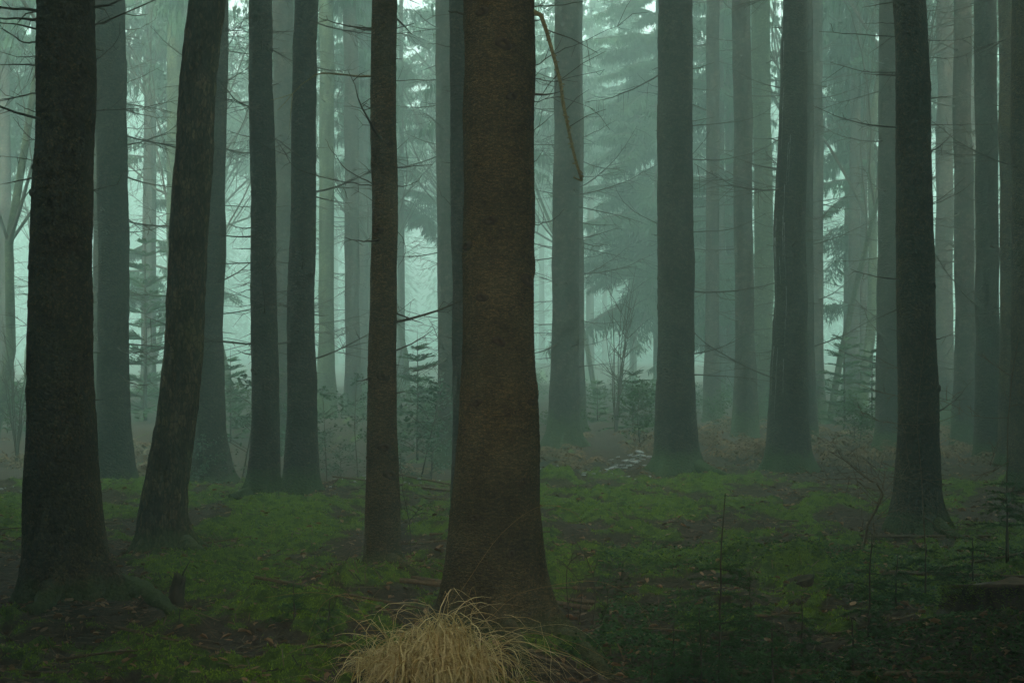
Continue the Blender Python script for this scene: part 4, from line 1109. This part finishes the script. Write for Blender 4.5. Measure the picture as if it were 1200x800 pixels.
# ------------------------------------------------------------------ stumps
def stump_body(r, h, seed, nseg=60, top_tilt=0.0, back=0.0):
    zs = np.linspace(-.12, h, 26); th = np.arange(nseg) * 6.28318 / nseg
    Zg, Tg = np.meshgrid(zs, th, indexing='ij')
    Rg = r * (1 + .25 * np.exp(-np.clip(Zg, 0, 9) / .08)) + (fbm(np.cos(Tg) * 5, np.sin(Tg) * 5, Zg * 3, seed, 3) - .5) * .16 * r + (fbm(np.cos(Tg) * 22, np.sin(Tg) * 22, Zg * 14, seed + 3, 2) - .5) * .10 * r
    x, y = np.cos(Tg) * Rg, np.sin(Tg) * Rg
    z = Zg * (1 + top_tilt * x / r + back * y / r)
    n = len(zs); i_ = np.arange(n - 1)[:, None] * nseg; j_ = np.arange(nseg)[None, :]; k_ = (j_ + 1) % nseg
    q_ = np.stack([i_ + j_, i_ + k_, i_ + nseg + k_, i_ + nseg + j_], -1).reshape(-1, 4)
    mb = MB(); mb.add(np.stack([x, y, z], -1).reshape(-1, 3), q_)
    rim = np.stack([x[-1], y[-1], z[-1]], -1)
    top = MB(); rings = [rim * np.array((1.03, 1.03, 1)) + (0, 0, -.012), rim * np.array((1.03, 1.03, 1)) + (0, 0, .006)]
    for s_ in (.9, .7, .45, .2):
        rr = rim * np.array((s_, s_, 1)); rr[:, 2] = rr[:, 2] + (fbm(rr[:, 0] * 30, rr[:, 1] * 30, None, seed, 2) - .5) * .03; rings.append(rr)
    rings.append(np.repeat(np.array([[0, 0, h]]), nseg, 0))
    V = np.concatenate(rings); m_ = len(rings); i_ = np.arange(m_ - 1)[:, None] * nseg
    top.add(V, np.stack([i_ + j_, i_ + k_, i_ + nseg + k_, i_ + nseg + j_], -1).reshape(-1, 4))
    return mb, top


sx, sy = (1184 - 600) / F * 8.1, 8.1
sr = thing('tree_stump', (sx, sy, T1(sx, sy) - .04), 'wide low sawn stump with rotting dark sides and a weathered flat top', 'stump')
b_, t_ = stump_body(.36, .25, 5, 60, 0.0, -.26); b_.build('side', M['rot'], sr); t_.build('cut_top', M['cut'], sr)

mp_ = MB(); k = random.Random(77); vs_ = []
for _ in range(2600):
    a_ = k.gauss(3.6, .7); rr = .36 * (1 + k.gauss(.02, .05)); zz = .25 * (1 - .26 * math.sin(a_)) - abs(k.gauss(0, .07)); p = Vector((math.cos(a_) * rr, math.sin(a_) * rr, zz)); o_ = Vector((math.cos(a_), math.sin(a_), .4)) * k.uniform(.008, .02); s_ = Vector((-math.sin(a_), math.cos(a_), k.uniform(-.5, .5))) * .006
    vs_.extend([p - s_, p + s_, p + o_])
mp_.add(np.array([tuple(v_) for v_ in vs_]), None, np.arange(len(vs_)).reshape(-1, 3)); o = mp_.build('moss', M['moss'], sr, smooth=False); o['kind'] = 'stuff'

# broken leaning stub beside the root of the dark trunk
x, d = gpos(205, 712); sb = thing('broken_stub', (x, d, T1(x, d)), 'small broken dark stub leaning beside the long mossy root', 'stump')
zs = np.linspace(-.06, .17, 20); th = np.arange(20) * 6.283 / 20; Zg, Tg = np.meshgrid(zs, th, indexing='ij')
Rg = np.interp(Zg, [-.06, 0, .1, .17], [.06, .055, .043, .038]) + (fbm(np.cos(Tg) * 6, np.sin(Tg) * 6, Zg * 12, 3, 2) - .5) * .02
jag = np.where(Zg > .11, (vn(np.cos(Tg) * 3, np.sin(Tg) * 3, None, 9) - .6) * .09 * (Zg - .11) / .06, 0)
V = np.stack([np.cos(Tg) * Rg + Zg * .18, np.sin(Tg) * Rg, Zg + jag], -1).reshape(-1, 3); i_ = np.arange(19)[:, None] * 20; j_ = np.arange(20)[None, :]; k_ = (j_ + 1) % 20
b_ = MB(); b_.add(V, np.stack([i_ + j_, i_ + k_, i_ + 20 + k_, i_ + 20 + j_], -1).reshape(-1, 4), [(380, 380 + m_, 381 + m_) for m_ in range(1, 19)]); b_.build('wood', M['rot'], sb)
b_ = MB(); b_.tube([Vector((.03, 0, .13)), Vector((.06, .01, .2)), Vector((.10, .0, .27))], [.008, .005, .002], 5); b_.build('splinter', M['twig'], sb)

for px, py, r_, h_, lab in ((936, 694, .09, .075, 'dark rotten stump lump on the mossy hummock'), (990, 700, .05, .06, 'tiny dark rotten stump beside a sapling'), (518, 658, .10, .06, 'flat moss capped stump beside the thickest trunk')):
    x, d = gpos(px, py); s_ = thing('rotten_stump', (x, d, T1(x, d) - .02), lab, 'stump'); b_, t_ = stump_body(r_, h_, int(px), 30, .35)
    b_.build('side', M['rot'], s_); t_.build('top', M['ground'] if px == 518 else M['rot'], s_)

# ------------------------------------------------------------------ straw grass tussock
gx0, gy0 = (515 - 600) / F * 7.0, 7.0
gz0 = T1(gx0, gy0)
tus = thing('grass_tussock', (gx0, gy0, gz0), 'clump of drooping straw coloured grass at the foot of the thickest trunk', 'grass')


def blade(k, base, az, el, L, curl, n=9, wd=.0045, roll=0.0):
    p = Vector(base); pts = []; a_ = el; ds = L / (n - 1); azz = az
    for i_ in range(n):
        pts.append(p.copy())
        p = p + Vector((math.cos(azz) * math.cos(a_), math.sin(azz) * math.cos(a_), math.sin(a_))) * ds
        fl = -.04 + .05 * math.sin(p.x * 17) + k.uniform(0, .05)
        if p.z < fl: p.z = fl; a_ = 0.0
        a_ -= curl * ds / .1 * k.uniform(.3, 1.7) + (k.uniform(.3, 1.1) if k.random() < .06 else 0); azz += k.uniform(-.35, .35)
        a_ = max(a_, -1.45)
    return pts, [wd * (.7 + .3 * math.sin(3.14 * i_ / (n - 1))) * (1 if i_ < n - 2 else .5) for i_ in range(n)], Vector((-math.sin(az), math.cos(az), roll))


k = random.Random(2); mass = MB()
HUBS = ((.0, .02, .20, 1.0), (.03, .0, .17, 1.0), (-.17, .0, .10, .85), (-.30, .0, .05, .7), (.17, -.02, .09, .9), (.0, -.13, .07, .8), (-.16, -.13, .05, .7), (.15, -.15, .05, .7))
for n_ in range(1600):
    hub = k.choice(HUBS)
    base = (hub[0] + k.gauss(0, .05), hub[1] + k.gauss(0, .04), hub[2] * k.uniform(.55, 1.0))
    az = k.choice((k.uniform(0, 6.283), k.gauss(math.pi, .6), k.gauss(-.3, .6), k.gauss(-1.57, .6), k.gauss(-1.57, .9)))
    el = k.choice((k.uniform(.9, 1.5), k.uniform(.0, 1.1))); L = k.uniform(.18, .60) * hub[3]; cu = k.uniform(.3, 1.6)
    pts, wd, sd = blade(k, base, az, el, L, cu, 9, k.uniform(.003, .0062), k.uniform(-.8, .8))
    if n_ < 220:
        b_ = MB(); b_.ribbon(pts, wd, sd); b_.build('blade', M['grass'], tus)
    else: mass.ribbon(pts, wd, sd)
for n_ in range(70):                # long lax blades trailing sideways
    az = k.choice((k.gauss(-.3, .3), k.gauss(-.3, .3), k.gauss(-.3, .3), k.gauss(math.pi + .1, .35)))
    pts, wd, sd = blade(k, (k.gauss(.08, .14), k.gauss(0, .05), k.uniform(.04, .14)), az, k.uniform(.2, .8), k.uniform(.5, .95), k.uniform(.18, .34), 12, .0035, k.uniform(-.5, .5)); mass.ribbon(pts, wd, sd)
o = mass.build('blade_mass', M['grass'], tus); o['kind'] = 'stuff'
org = Vector((gx0, gy0, gz0))
for pts in ([(522, 700), (532, 688), (529, 697), (524, 712)], [(508, 735), (545, 685), (585, 628), (630, 594), (668, 598), (690, 620)], [(565, 735), (600, 700), (645, 686), (700, 681), (742, 700), (765, 735)], [(560, 745), (600, 735), (640, 745), (668, 790)],
            [(455, 765), (415, 705), (400, 696), (375, 712), (356, 765)], [(480, 735), (440, 708), (370, 694), (310, 700)], [(470, 760), (430, 728), (395, 732), (362, 748)], [(585, 750), (630, 742), (690, 760), (735, 790)], [(540, 735), (552, 690), (558, 698), (559, 730)],
            [(505, 740), (498, 705), (490, 700), (484, 712)], [(600, 760), (655, 765), (700, 792)], [(420, 770), (390, 754), (345, 762), (330, 775)]):
    ws = [P(px, py, 7.0 + .06 * i_) - org for i_, (px, py) in enumerate(pts)]; sm = []
    n = len(ws)
    for i_ in range(n - 1):
        pa, pb, pc, pd = ws[max(i_ - 1, 0)], ws[i_], ws[i_ + 1], ws[min(i_ + 2, n - 1)]
        for j_ in range(5):
            u = j_ / 5; sm.append(.5 * ((2 * pb) + (pc - pa) * u + (2 * pa - 5 * pb + 4 * pc - pd) * u * u + (3 * pb - pa - 3 * pc + pd) * u ** 3))
    sm.append(ws[-1]); b_ = MB(); m_ = len(sm); b_.tube(sm, [0.0017 - .0009 * i_ / m_ for i_ in range(m_)], 4); b_.build('stalk', M['stalk'], tus)

# ------------------------------------------------------------------ near spruce saplings with single needles
def near_sapling(H, seed, first, rmax, bare_top=.3, lean=0.0):
    k = random.Random(seed); st, fo = MB(), MB(); vs_, ts = [], []
    stem = [Vector((lean * H * t * t + k.uniform(-.004, .004), k.uniform(-.004, .004), H * t - .04 * (t == 0))) for t in np.linspace(0, 1, 9)]
    st.tube(stem, [.0065 * (1 - .75 * t) + .0012 for t in np.linspace(0, 1, 9)], 6)

    def needles(p0, p1, dens=380):
        ax = (p1 - p0); L = ax.length
        if L < .005: return
        ax /= L; u0 = ax.orthogonal().normalized()
        for _ in range(int(L * dens)):
            t = k.random(); p = p0 + ax * L * t; d_ = (Quaternion(ax, k.uniform(0, 6.283)) @ u0 + ax * .75).normalized(); l = k.uniform(.012, .022); s_ = ax.cross(d_).normalized() * .0019
            b = len(vs_); vs_.extend([p - s_, p + s_, p + d_ * l]); ts.append((b, b + 1, b + 2))

    def at(z):
        t = min(max(z / H, 0), .999) * 8; a_ = int(t); return stem[a_].lerp(stem[a_ + 1], t - a_)
    z = first * H
    while z < H * .97:
        t = z / H; L = rmax * (1 - t) ** .8 + .03
        if t > 1 - bare_top: L *= .35
        nb = k.randint(4, 6) if t < 1 - bare_top else k.randint(1, 3)
        for b_ in range(nb):
            az = k.uniform(0, 6.283); l = L * k.uniform(.7, 1.15); el = k.uniform(-.1, .35); dr = Vector((math.cos(az) * math.cos(el), math.sin(az) * math.cos(el), math.sin(el))); sd = Vector((-math.sin(az), math.cos(az), 0))
            p0 = at(z); pts = [p0 + dr * l * u + Vector((0, 0, -.25 * l * u * u)) for u in (0, .25, .5, .75, 1)]
            st.tube(pts, [.0028, .0024, .002, .0015, .001], 4, False)
            for i_ in range(4): needles(pts[i_], pts[i_ + 1])
            for u in np.arange(.25, .95, .05 / max(l, .1)):
                for sg in (-1, 1):
                    if k.random() < .15: continue
                    q_ = p0 + dr * l * u + Vector((0, 0, -.25 * l * u * u)); e_ = q_ + (dr * .8 + sd * sg * .8 + Vector((0, 0, k.uniform(-.25, .1)))) * l * .38 * (1.1 - u) * k.uniform(.6, 1.1)
                    st.tube([q_, e_], [.0014, .0008], 3, False); needles(q_, e_)
        z += k.uniform(.05, .085) if t < 1 - bare_top else k.uniform(.06, .14)
    needles(stem[-2], stem[-1], 120)
    fo.add(np.array([tuple(v_) for v_ in vs_]), None, ts)
    return mesh_of(st, 'stem', M['twig']), mesh_of(fo, 'needles', M['needle_sap'], False)


for n_, (px, top, py, H0, first, rm, bt, lab) in enumerate([
    (843, 563, 785, 0, .06, .33, .36, 'tallest thin spruce sapling with a bare spindly leader on the dark floor'), (822, 692, 792, 0, .1, .20, .2, 'short spruce sapling right beside the tallest spindly sapling'),
    (1018, 640, 765, 0, .15, .22, .25, 'spruce sapling with sparse tiers near the wide sawn stump'), (906, 722, 800, 0, .1, .22, .15, 'bushy little spruce sapling between the spindly sapling and the sparse one'), (1000, 715, 792, 0, .1, .2, .2, 'small spruce sapling leaning beside the sparse tiered sapling'),
    (1085, 640, 700, 0, .1, .28, .1, 'low bushy spruce sapling behind the wide sawn stump'), (1050, 655, 720, 0, .1, .25, .1, 'low spruce sapling at the foot of the twig ringed trunk'), (765, 745, 800, 0, .1, .18, .15, 'seedling spruce beside the roots of the thickest trunk'), (880, 660, 745, 0, .1, .24, .2, 'spruce sapling on the mossy hummock with the rotten lump'),
    (940, 700, 770, 0, .1, .2, .15, 'spruce seedling in front of the rotten lump'), (1140, 640, 690, 0, .1, .3, .1, 'dark spruce sapling behind the stump in the brown litter'), (1180, 545, 668, 0, .35, .42, .25, 'spruce sapling with a few long green fronds at the dense edge'), (700, 775, 803, 0, .1, .14, .1, 'tiny spruce seedling in front of the thickest trunk roots'), (790, 720, 780, 0, .1, .2, .2, 'spruce seedling between the thickest trunk and the spindly sapling'),
    (345, 690, 735, 0, .05, .22, .1, 'dark bushy spruce seedling on the cushion beside the grass clump'), (385, 700, 740, 0, .05, .18, .1, 'small bushy spruce seedling close to the grass clump')]):
    x, d = gpos(px, py); gz = T1(x, d); d0 = d; H = max((py - top) * d / F, .12)
    r_ = thing('spruce_sapling', (x, d, gz), lab, 'sapling', 'spruce saplings on the dark floor')
    for nm, me in zip(('stem', 'needles'), near_sapling(H, 40 + n_, first, rm, bt, random.Random(n_).uniform(-.04, .04))): link(nm, me, r_)

# ------------------------------------------------------------------ dead shrub, dead saplings, bramble
def polytree(name, d, org_px, lines, mat, label, cat, twigs=4, seed=0, tl=.25):
    x, dd = gpos(*org_px); d = dd; gz = T1(x, d); k = random.Random(seed); r_ = thing(name, (x, d, gz), label, cat); org = Vector((x, d, gz))
    for nm, pts, ra, rb in lines:
        dy = k.uniform(-.25, .25); ws = [P(px, py, d) - org + Vector((0, dy * i_ / max(1, len(pts) - 1) * .6, 0)) for i_, (px, py) in enumerate(pts)]
        if nm == 'stem': ws[0].z = min(ws[0].z, -.03)
        sm = []; n = len(ws)
        for i_ in range(n - 1):
            pa, pb, pc, pd = ws[max(i_ - 1, 0)], ws[i_], ws[i_ + 1], ws[min(i_ + 2, n - 1)]
            for j_ in range(4):
                u = j_ / 4; sm.append(.5 * ((2 * pb) + (pc - pa) * u + (2 * pa - 5 * pb + 4 * pc - pd) * u * u + (3 * pb - pa - 3 * pc + pd) * u ** 3) + Vector((k.uniform(-1, 1), k.uniform(-1, 1), k.uniform(-1, 1))) * .004)
        sm.append(ws[-1]); m_ = len(sm); mb = MB(); mb.tube(sm, [ra + (rb - ra) * i_ / (m_ - 1) for i_ in range(m_)], 6)
        for _ in range(twigs):
            i_ = k.randint(2, m_ - 2); tg = (sm[i_ + 1] - sm[i_ - 1]).normalized(); dr = (tg * .6 + Vector((k.uniform(-.8, .8), k.uniform(-.8, .8), k.uniform(-.6, .8)))).normalized(); l = tl * k.uniform(.3, 1.1)
            q1 = sm[i_] + dr * l * .5; e_ = sm[i_] + dr * l + Vector((0, 0, k.uniform(-.05, .05))); mb.tube([sm[i_], q1, e_], [.0028, .0022, .001], 4, False)
            for _ in range(2):
                d2 = (dr + Vector((k.uniform(-.8, .8), k.uniform(-.8, .8), k.uniform(-.8, .8)))).normalized(); mb.tube([q1, q1 + d2 * l * .4], [.0018, .0009], 3, False)
        mb.build(nm, M[mat], r_)
    return r_


polytree('dead_shrub', 0, (1009, 645), [('stem', [(1009, 645), (1017, 615), (1028, 592), (1032, 578), (1024, 565)], .013, .008), ('branch', [(1029, 590), (1038, 570), (1043, 557)], .008, .004), ('branch', [(1024, 565), (1012, 558), (992, 541), (970, 528)], .007, .0025),
    ('branch', [(1014, 560), (990, 562), (962, 562)], .004, .0015), ('branch', [(1043, 558), (1060, 560), (1100, 561)], .005, .002), ('branch', [(1028, 608), (1034, 603), (1062, 592)], .006, .002), ('branch', [(1036, 575), (1030, 560), (1000, 548)], .004, .0015), ('branch', [(1000, 550), (1006, 575)], .004, .002), ('branch', [(1024, 612), (1026, 630), (1024, 650)], .006, .005)],
    'twig_brown', 'crooked bare dead shrub beside the dark twig ringed trunk', 'shrub', 6, 4, .28)
polytree('dead_sapling', 0, (1088, 655), [('stem', [(1086, 655), (1080, 560), (1075, 480), (1090, 360)], .006, .002), ('branch', [(1076, 470), (1040, 461), (1003, 448)], .004, .0015), ('branch', [(1078, 498), (1040, 495), (1007, 486)], .004, .0015), ('branch', [(1076, 470), (1105, 470), (1118, 465)], .003, .001), ('branch', [(1078, 497), (1105, 494), (1135, 483)], .004, .0015),
    ('branch', [(1078, 507), (1050, 507)], .003, .001), ('branch', [(1081, 550), (1060, 549), (1050, 550)], .003, .001), ('branch', [(1082, 575), (1060, 577), (1048, 580)], .003, .001), ('branch', [(1083, 605), (1105, 622), (1122, 635)], .004, .0015), ('branch', [(1075, 440), (1060, 432), (1046, 432)], .003, .001), ('branch', [(1084, 400), (1095, 412)], .003, .001)],
    'twig_brown', 'thin dead brown sapling standing against the dark trunk', 'sapling', 3, 9, .22)
polytree('dead_sapling', 0, (1182, 668), [('stem', [(1182, 668), (1181, 560), (1184, 470), (1196, 390)], .006, .002), ('branch', [(1183, 475), (1200, 474), (1225, 470)], .004, .0015), ('branch', [(1181, 490), (1155, 489), (1140, 487)], .003, .001), ('branch', [(1183, 440), (1172, 430), (1165, 425)], .003, .001), ('branch', [(1182, 540), (1160, 552), (1130, 556)], .004, .0015), ('branch', [(1160, 545), (1170, 520), (1178, 512)], .003, .001), ('branch', [(1182, 600), (1205, 596)], .003, .001)],
    'twig_brown', 'thin dead brown sapling at the dense edge before the very dark trunk', 'sapling', 3, 10, .2)
polytree('bramble', 0, (690, 722), [('stem', [(668, 700), (664, 672), (676, 650), (692, 648)], .004, .002), ('stem', [(694, 722), (697, 690), (690, 660), (676, 636)], .004, .002), ('stem', [(676, 715), (682, 690), (662, 662), (650, 655)], .0035, .0015), ('stem', [(700, 730), (712, 700), (704, 672)], .003, .0015)],
    'twig', 'thorny arching bramble stems beside the thickest trunk', 'bramble', 3, 12, .12)
polytree('bare_seedling', 0, (482, 648), [('stem', [(482, 648), (480, 610), (472, 575), (474, 560)], .004, .0015), ('branch', [(480, 610), (490, 598), (496, 590)], .003, .001), ('branch', [(478, 600), (468, 590)], .003, .001)], 'twig', 'thin bare seedling beside the slender straight trunk', 'sapling', 4, 13, .15)

# ------------------------------------------------------------------ fallen sticks
k = random.Random(66)
STK = []
for v_ in range(4):
    mb = MB(); L = (.6, 1.0, 1.7, .4)[v_]; pts = [Vector((L * (i_ / 6 - .5), k.uniform(-.02, .02), k.uniform(0, .012))) for i_ in range(7)]; mb.tube(pts, [(.012 if L < 1.5 else .018) - .0011 * i_ for i_ in range(7)], 6)
    for _ in range(5):
        i_ = k.randint(1, 5); mb.tube([pts[i_], pts[i_] + Vector((k.uniform(-.1, .15), k.choice((-1, 1)) * k.uniform(.06, .15), k.uniform(0, .04)))], [.005, .002], 4, False)
    STK.append(mesh_of(mb, 'fallen_stick', M['twig_brown']))
spots = [(k.uniform(20, 1180), k.uniform(572, 790)) for _ in range(34)] + [(k.uniform(390, 545), k.uniform(566, 580)) for _ in range(8)] + [(940, 786), (60, 790), (120, 770), (470, 640)]
for n_, (px, py) in enumerate(spots):
    x, d = gpos(px, py); az = k.uniform(-.5, .5) + (math.pi if k.random() < .5 else 0); dx, dy = .3 * math.cos(az), .3 * math.sin(az)
    z0, z1 = T1(x - dx, d - dy), T1(x + dx, d + dy)
    tag(link('fallen_stick', STK[n_ % 4], None, (x, d, (z0 + z1) / 2 + .015), (0, -math.atan2(z1 - z0, .6), az), k.uniform(.6, 1.1)), 'bare fallen stick lying on the mossy needle floor', 'stick', 'fallen sticks on the floor')

# ------------------------------------------------------------------ leaf litter, needle litter, moss and low herbs (uncountable)
def scatter(n, ymin, ymax, seed, pw=1.6):
    r_ = np.random.default_rng(seed); u = r_.random(n); y = ymin + (ymax - ymin) * u ** pw; x = (r_.random(n) * 2 - 1) * (y * .40 + .6); return x, y, r_


x, y, r_ = scatter(11000, 6.6, 20, 1, 1.3); keep = r_.random(len(x)) < .2 + .8 * (1 - moss_f(x, y)); x, y = x[keep], y[keep]; 
for t_ in [TREES[q_] for q_ in ('T8', 'T1', 'T3', 'T7', 'T19', 'T5', 'T6', 'T12', 'T16', 'T9')]:
    aa = r_.random(130) * 6.283; rr = float(t_['rad'][0]) * .9 + np.abs(r_.normal(0, .22, 130)); x = np.append(x, t_['bx'] + np.cos(aa) * rr); y = np.append(y, t_['d'] + np.sin(aa) * rr)
n = len(x); z = terr(x, y)
az = r_.random(n) * 6.283; l = r_.uniform(.025, .075, n); wd = l * r_.uniform(.35, .6, n); cu = r_.uniform(-.2, .55, n) * l; tl = r_.uniform(-.35, .35, n)
ca, sa = np.cos(az), np.sin(az)
pts = []
for u, v, c in ((-.5, 0, .0), (-.15, .5, .6), (.25, .42, .7), (.5, 0, .1), (.25, -.42, .7), (-.15, -.5, .6)):
    px_, py_ = u * l, v * wd; pts.append(np.stack([x + px_ * ca - py_ * sa, y + px_ * sa + py_ * ca, z + .012 + np.abs(c * cu) + tl * px_], -1))
V = np.stack(pts, 1).reshape(-1, 3); b = np.arange(n)[:, None] * 6
mb = MB(); mb.add(V, np.concatenate([b + np.array([[0, 1, 2, 3]]), b + np.array([[0, 3, 4, 5]])]))
tag(mb.build('leaf_litter', M['leaf'], smooth=False), 'fallen brown leaves strewn over the forest floor', 'leaves', None, 'stuff')

x, y, r_ = scatter(46000, 6.6, 20, 2, 1.4); keep = r_.random(len(x)) < .25 + .75 * (1 - moss_f(x, y)); x, y = x[keep], y[keep]; 
for t_ in [TREES[q_] for q_ in ('T8', 'T1', 'T3', 'T7', 'T19', 'T5', 'T6', 'T12', 'T16', 'T9')]:
    aa = r_.random(900) * 6.283; rr = float(t_['rad'][0]) * .85 + np.abs(r_.normal(0, .28, 900)); x = np.append(x, t_['bx'] + np.cos(aa) * rr); y = np.append(y, t_['d'] + np.sin(aa) * rr)
n = len(x); z = terr(x, y)
az = r_.random(n) * 6.283; l = r_.uniform(.03, .16, n) * (.5 + r_.random(n) ** 3); wd = r_.uniform(.0015, .004, n); ca, sa = np.cos(az), np.sin(az); z1 = terr(x + ca * l, y + sa * l)
V = np.stack([np.stack([x - sa * wd, y + ca * wd, z + .006], -1), np.stack([x + sa * wd, y - ca * wd, z + .006 + wd], -1), np.stack([x + ca * l + sa * wd, y + sa * l - ca * wd, z1 + .008 + wd], -1), np.stack([x + ca * l - sa * wd, y + sa * l + ca * wd, z1 + .008], -1)], 1).reshape(-1, 3)
mb = MB(); mb.add(V, np.arange(n)[:, None] * 4 + np.arange(4)[None, :]); tag(mb.build('needle_litter', M['stick'], smooth=False), 'fine brown twigs and needles littering the forest floor', 'litter', None, 'stuff')

x, y, r_ = scatter(260000, 6.6, 18.6, 3, 1.35); mo = moss_f(x, y); keep = r_.random(len(x)) < (mo - .25) * 1.6; x, y = x[keep], y[keep]; n = len(x); z = terr(x, y)
az = r_.random(n) * 6.283; h = r_.uniform(.006, .018, n); wd = r_.uniform(.003, .008, n); lean = r_.uniform(0, 1.6, n); a2 = r_.random(n) * 6.283
V = np.stack([np.stack([x - np.sin(az) * wd, y + np.cos(az) * wd, z - .004], -1), np.stack([x + np.sin(az) * wd, y - np.cos(az) * wd, z - .004], -1), np.stack([x + np.cos(a2) * h * lean, y + np.sin(a2) * h * lean, z + h], -1)], 1).reshape(-1, 3)
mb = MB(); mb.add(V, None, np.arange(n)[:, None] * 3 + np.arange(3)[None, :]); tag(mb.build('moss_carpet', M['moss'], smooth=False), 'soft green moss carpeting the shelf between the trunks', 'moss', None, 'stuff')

# low leafy herbs and bramble runners in the dark right foreground
r_ = np.random.default_rng(5); n = 30000; pxs = r_.uniform(640, 1230, n); pys = r_.uniform(640, 812, n); d = CH * F / (pys - 400); x = (pxs - 600) / F * d; y = d
keep = (fbm(x * 1.7, y * 1.7, None, 55, 3) > .5) & ~((pxs < 700) & (pys < 740)); x, y = x[keep], y[keep]; n = len(x); z = terr(x, y) + r_.uniform(.01, .10, n) * fbm(x * 3, y * 3, None, 8, 2)
az = r_.random(n) * 6.283; l = r_.uniform(.015, .04, n); t = r_.uniform(-.6, .6, n); ca, sa = np.cos(az), np.sin(az); wd = l * .35
V = np.stack([np.stack([x, y, z], -1), np.stack([x + ca * l * .5 - sa * wd, y + sa * l * .5 + ca * wd, z + t * l * .5 + .004], -1), np.stack([x + ca * l, y + sa * l, z + t * l - .003], -1), np.stack([x + ca * l * .5 + sa * wd, y + sa * l * .5 - ca * wd, z + t * l * .5 + .004], -1)], 1).reshape(-1, 3)
mb = MB(); mb.add(V, np.arange(n)[:, None] * 4 + np.arange(4)[None, :]); tag(mb.build('low_herbs', M['herb'], smooth=False), 'dark green creeping herbs among the spruce saplings', 'herbs', None, 'stuff')

# ------------------------------------------------------------------ the fog
def haze_box(x0, x1, y0, y1, z0, z1):
    V = [(x, y, z) for z in (z0, z1) for y in (y0, y1) for x in (x0, x1)]
    mb = MB(); mb.add(V, [(0, 2, 3, 1), (4, 5, 7, 6), (0, 1, 5, 4), (2, 6, 7, 3), (0, 4, 6, 2), (1, 3, 7, 5)]); return mb


hm = bpy.data.materials.new('haze'); hm.use_nodes = True; hn = hm.node_tree; hn.nodes.remove(hn.nodes['Principled BSDF'])
pv = hn.nodes.new('ShaderNodeVolumePrincipled'); pv.inputs['Color'].default_value = (*HAZE_COLOR, 1); pv.inputs['Density'].default_value = HAZE_DENSITY; pv.inputs['Anisotropy'].default_value = 0.2
hn.links.new(pv.outputs[0], hn.nodes['Material Output'].inputs['Volume'])
hz = haze_box(-150, 150, -60, 240, min(-2.0, GROUND_MIN - 1.0), 38.5).build('haze', hm, smooth=False)
hz['kind'] = 'stuff'; hz['label'] = 'pale teal fog filling the forest'
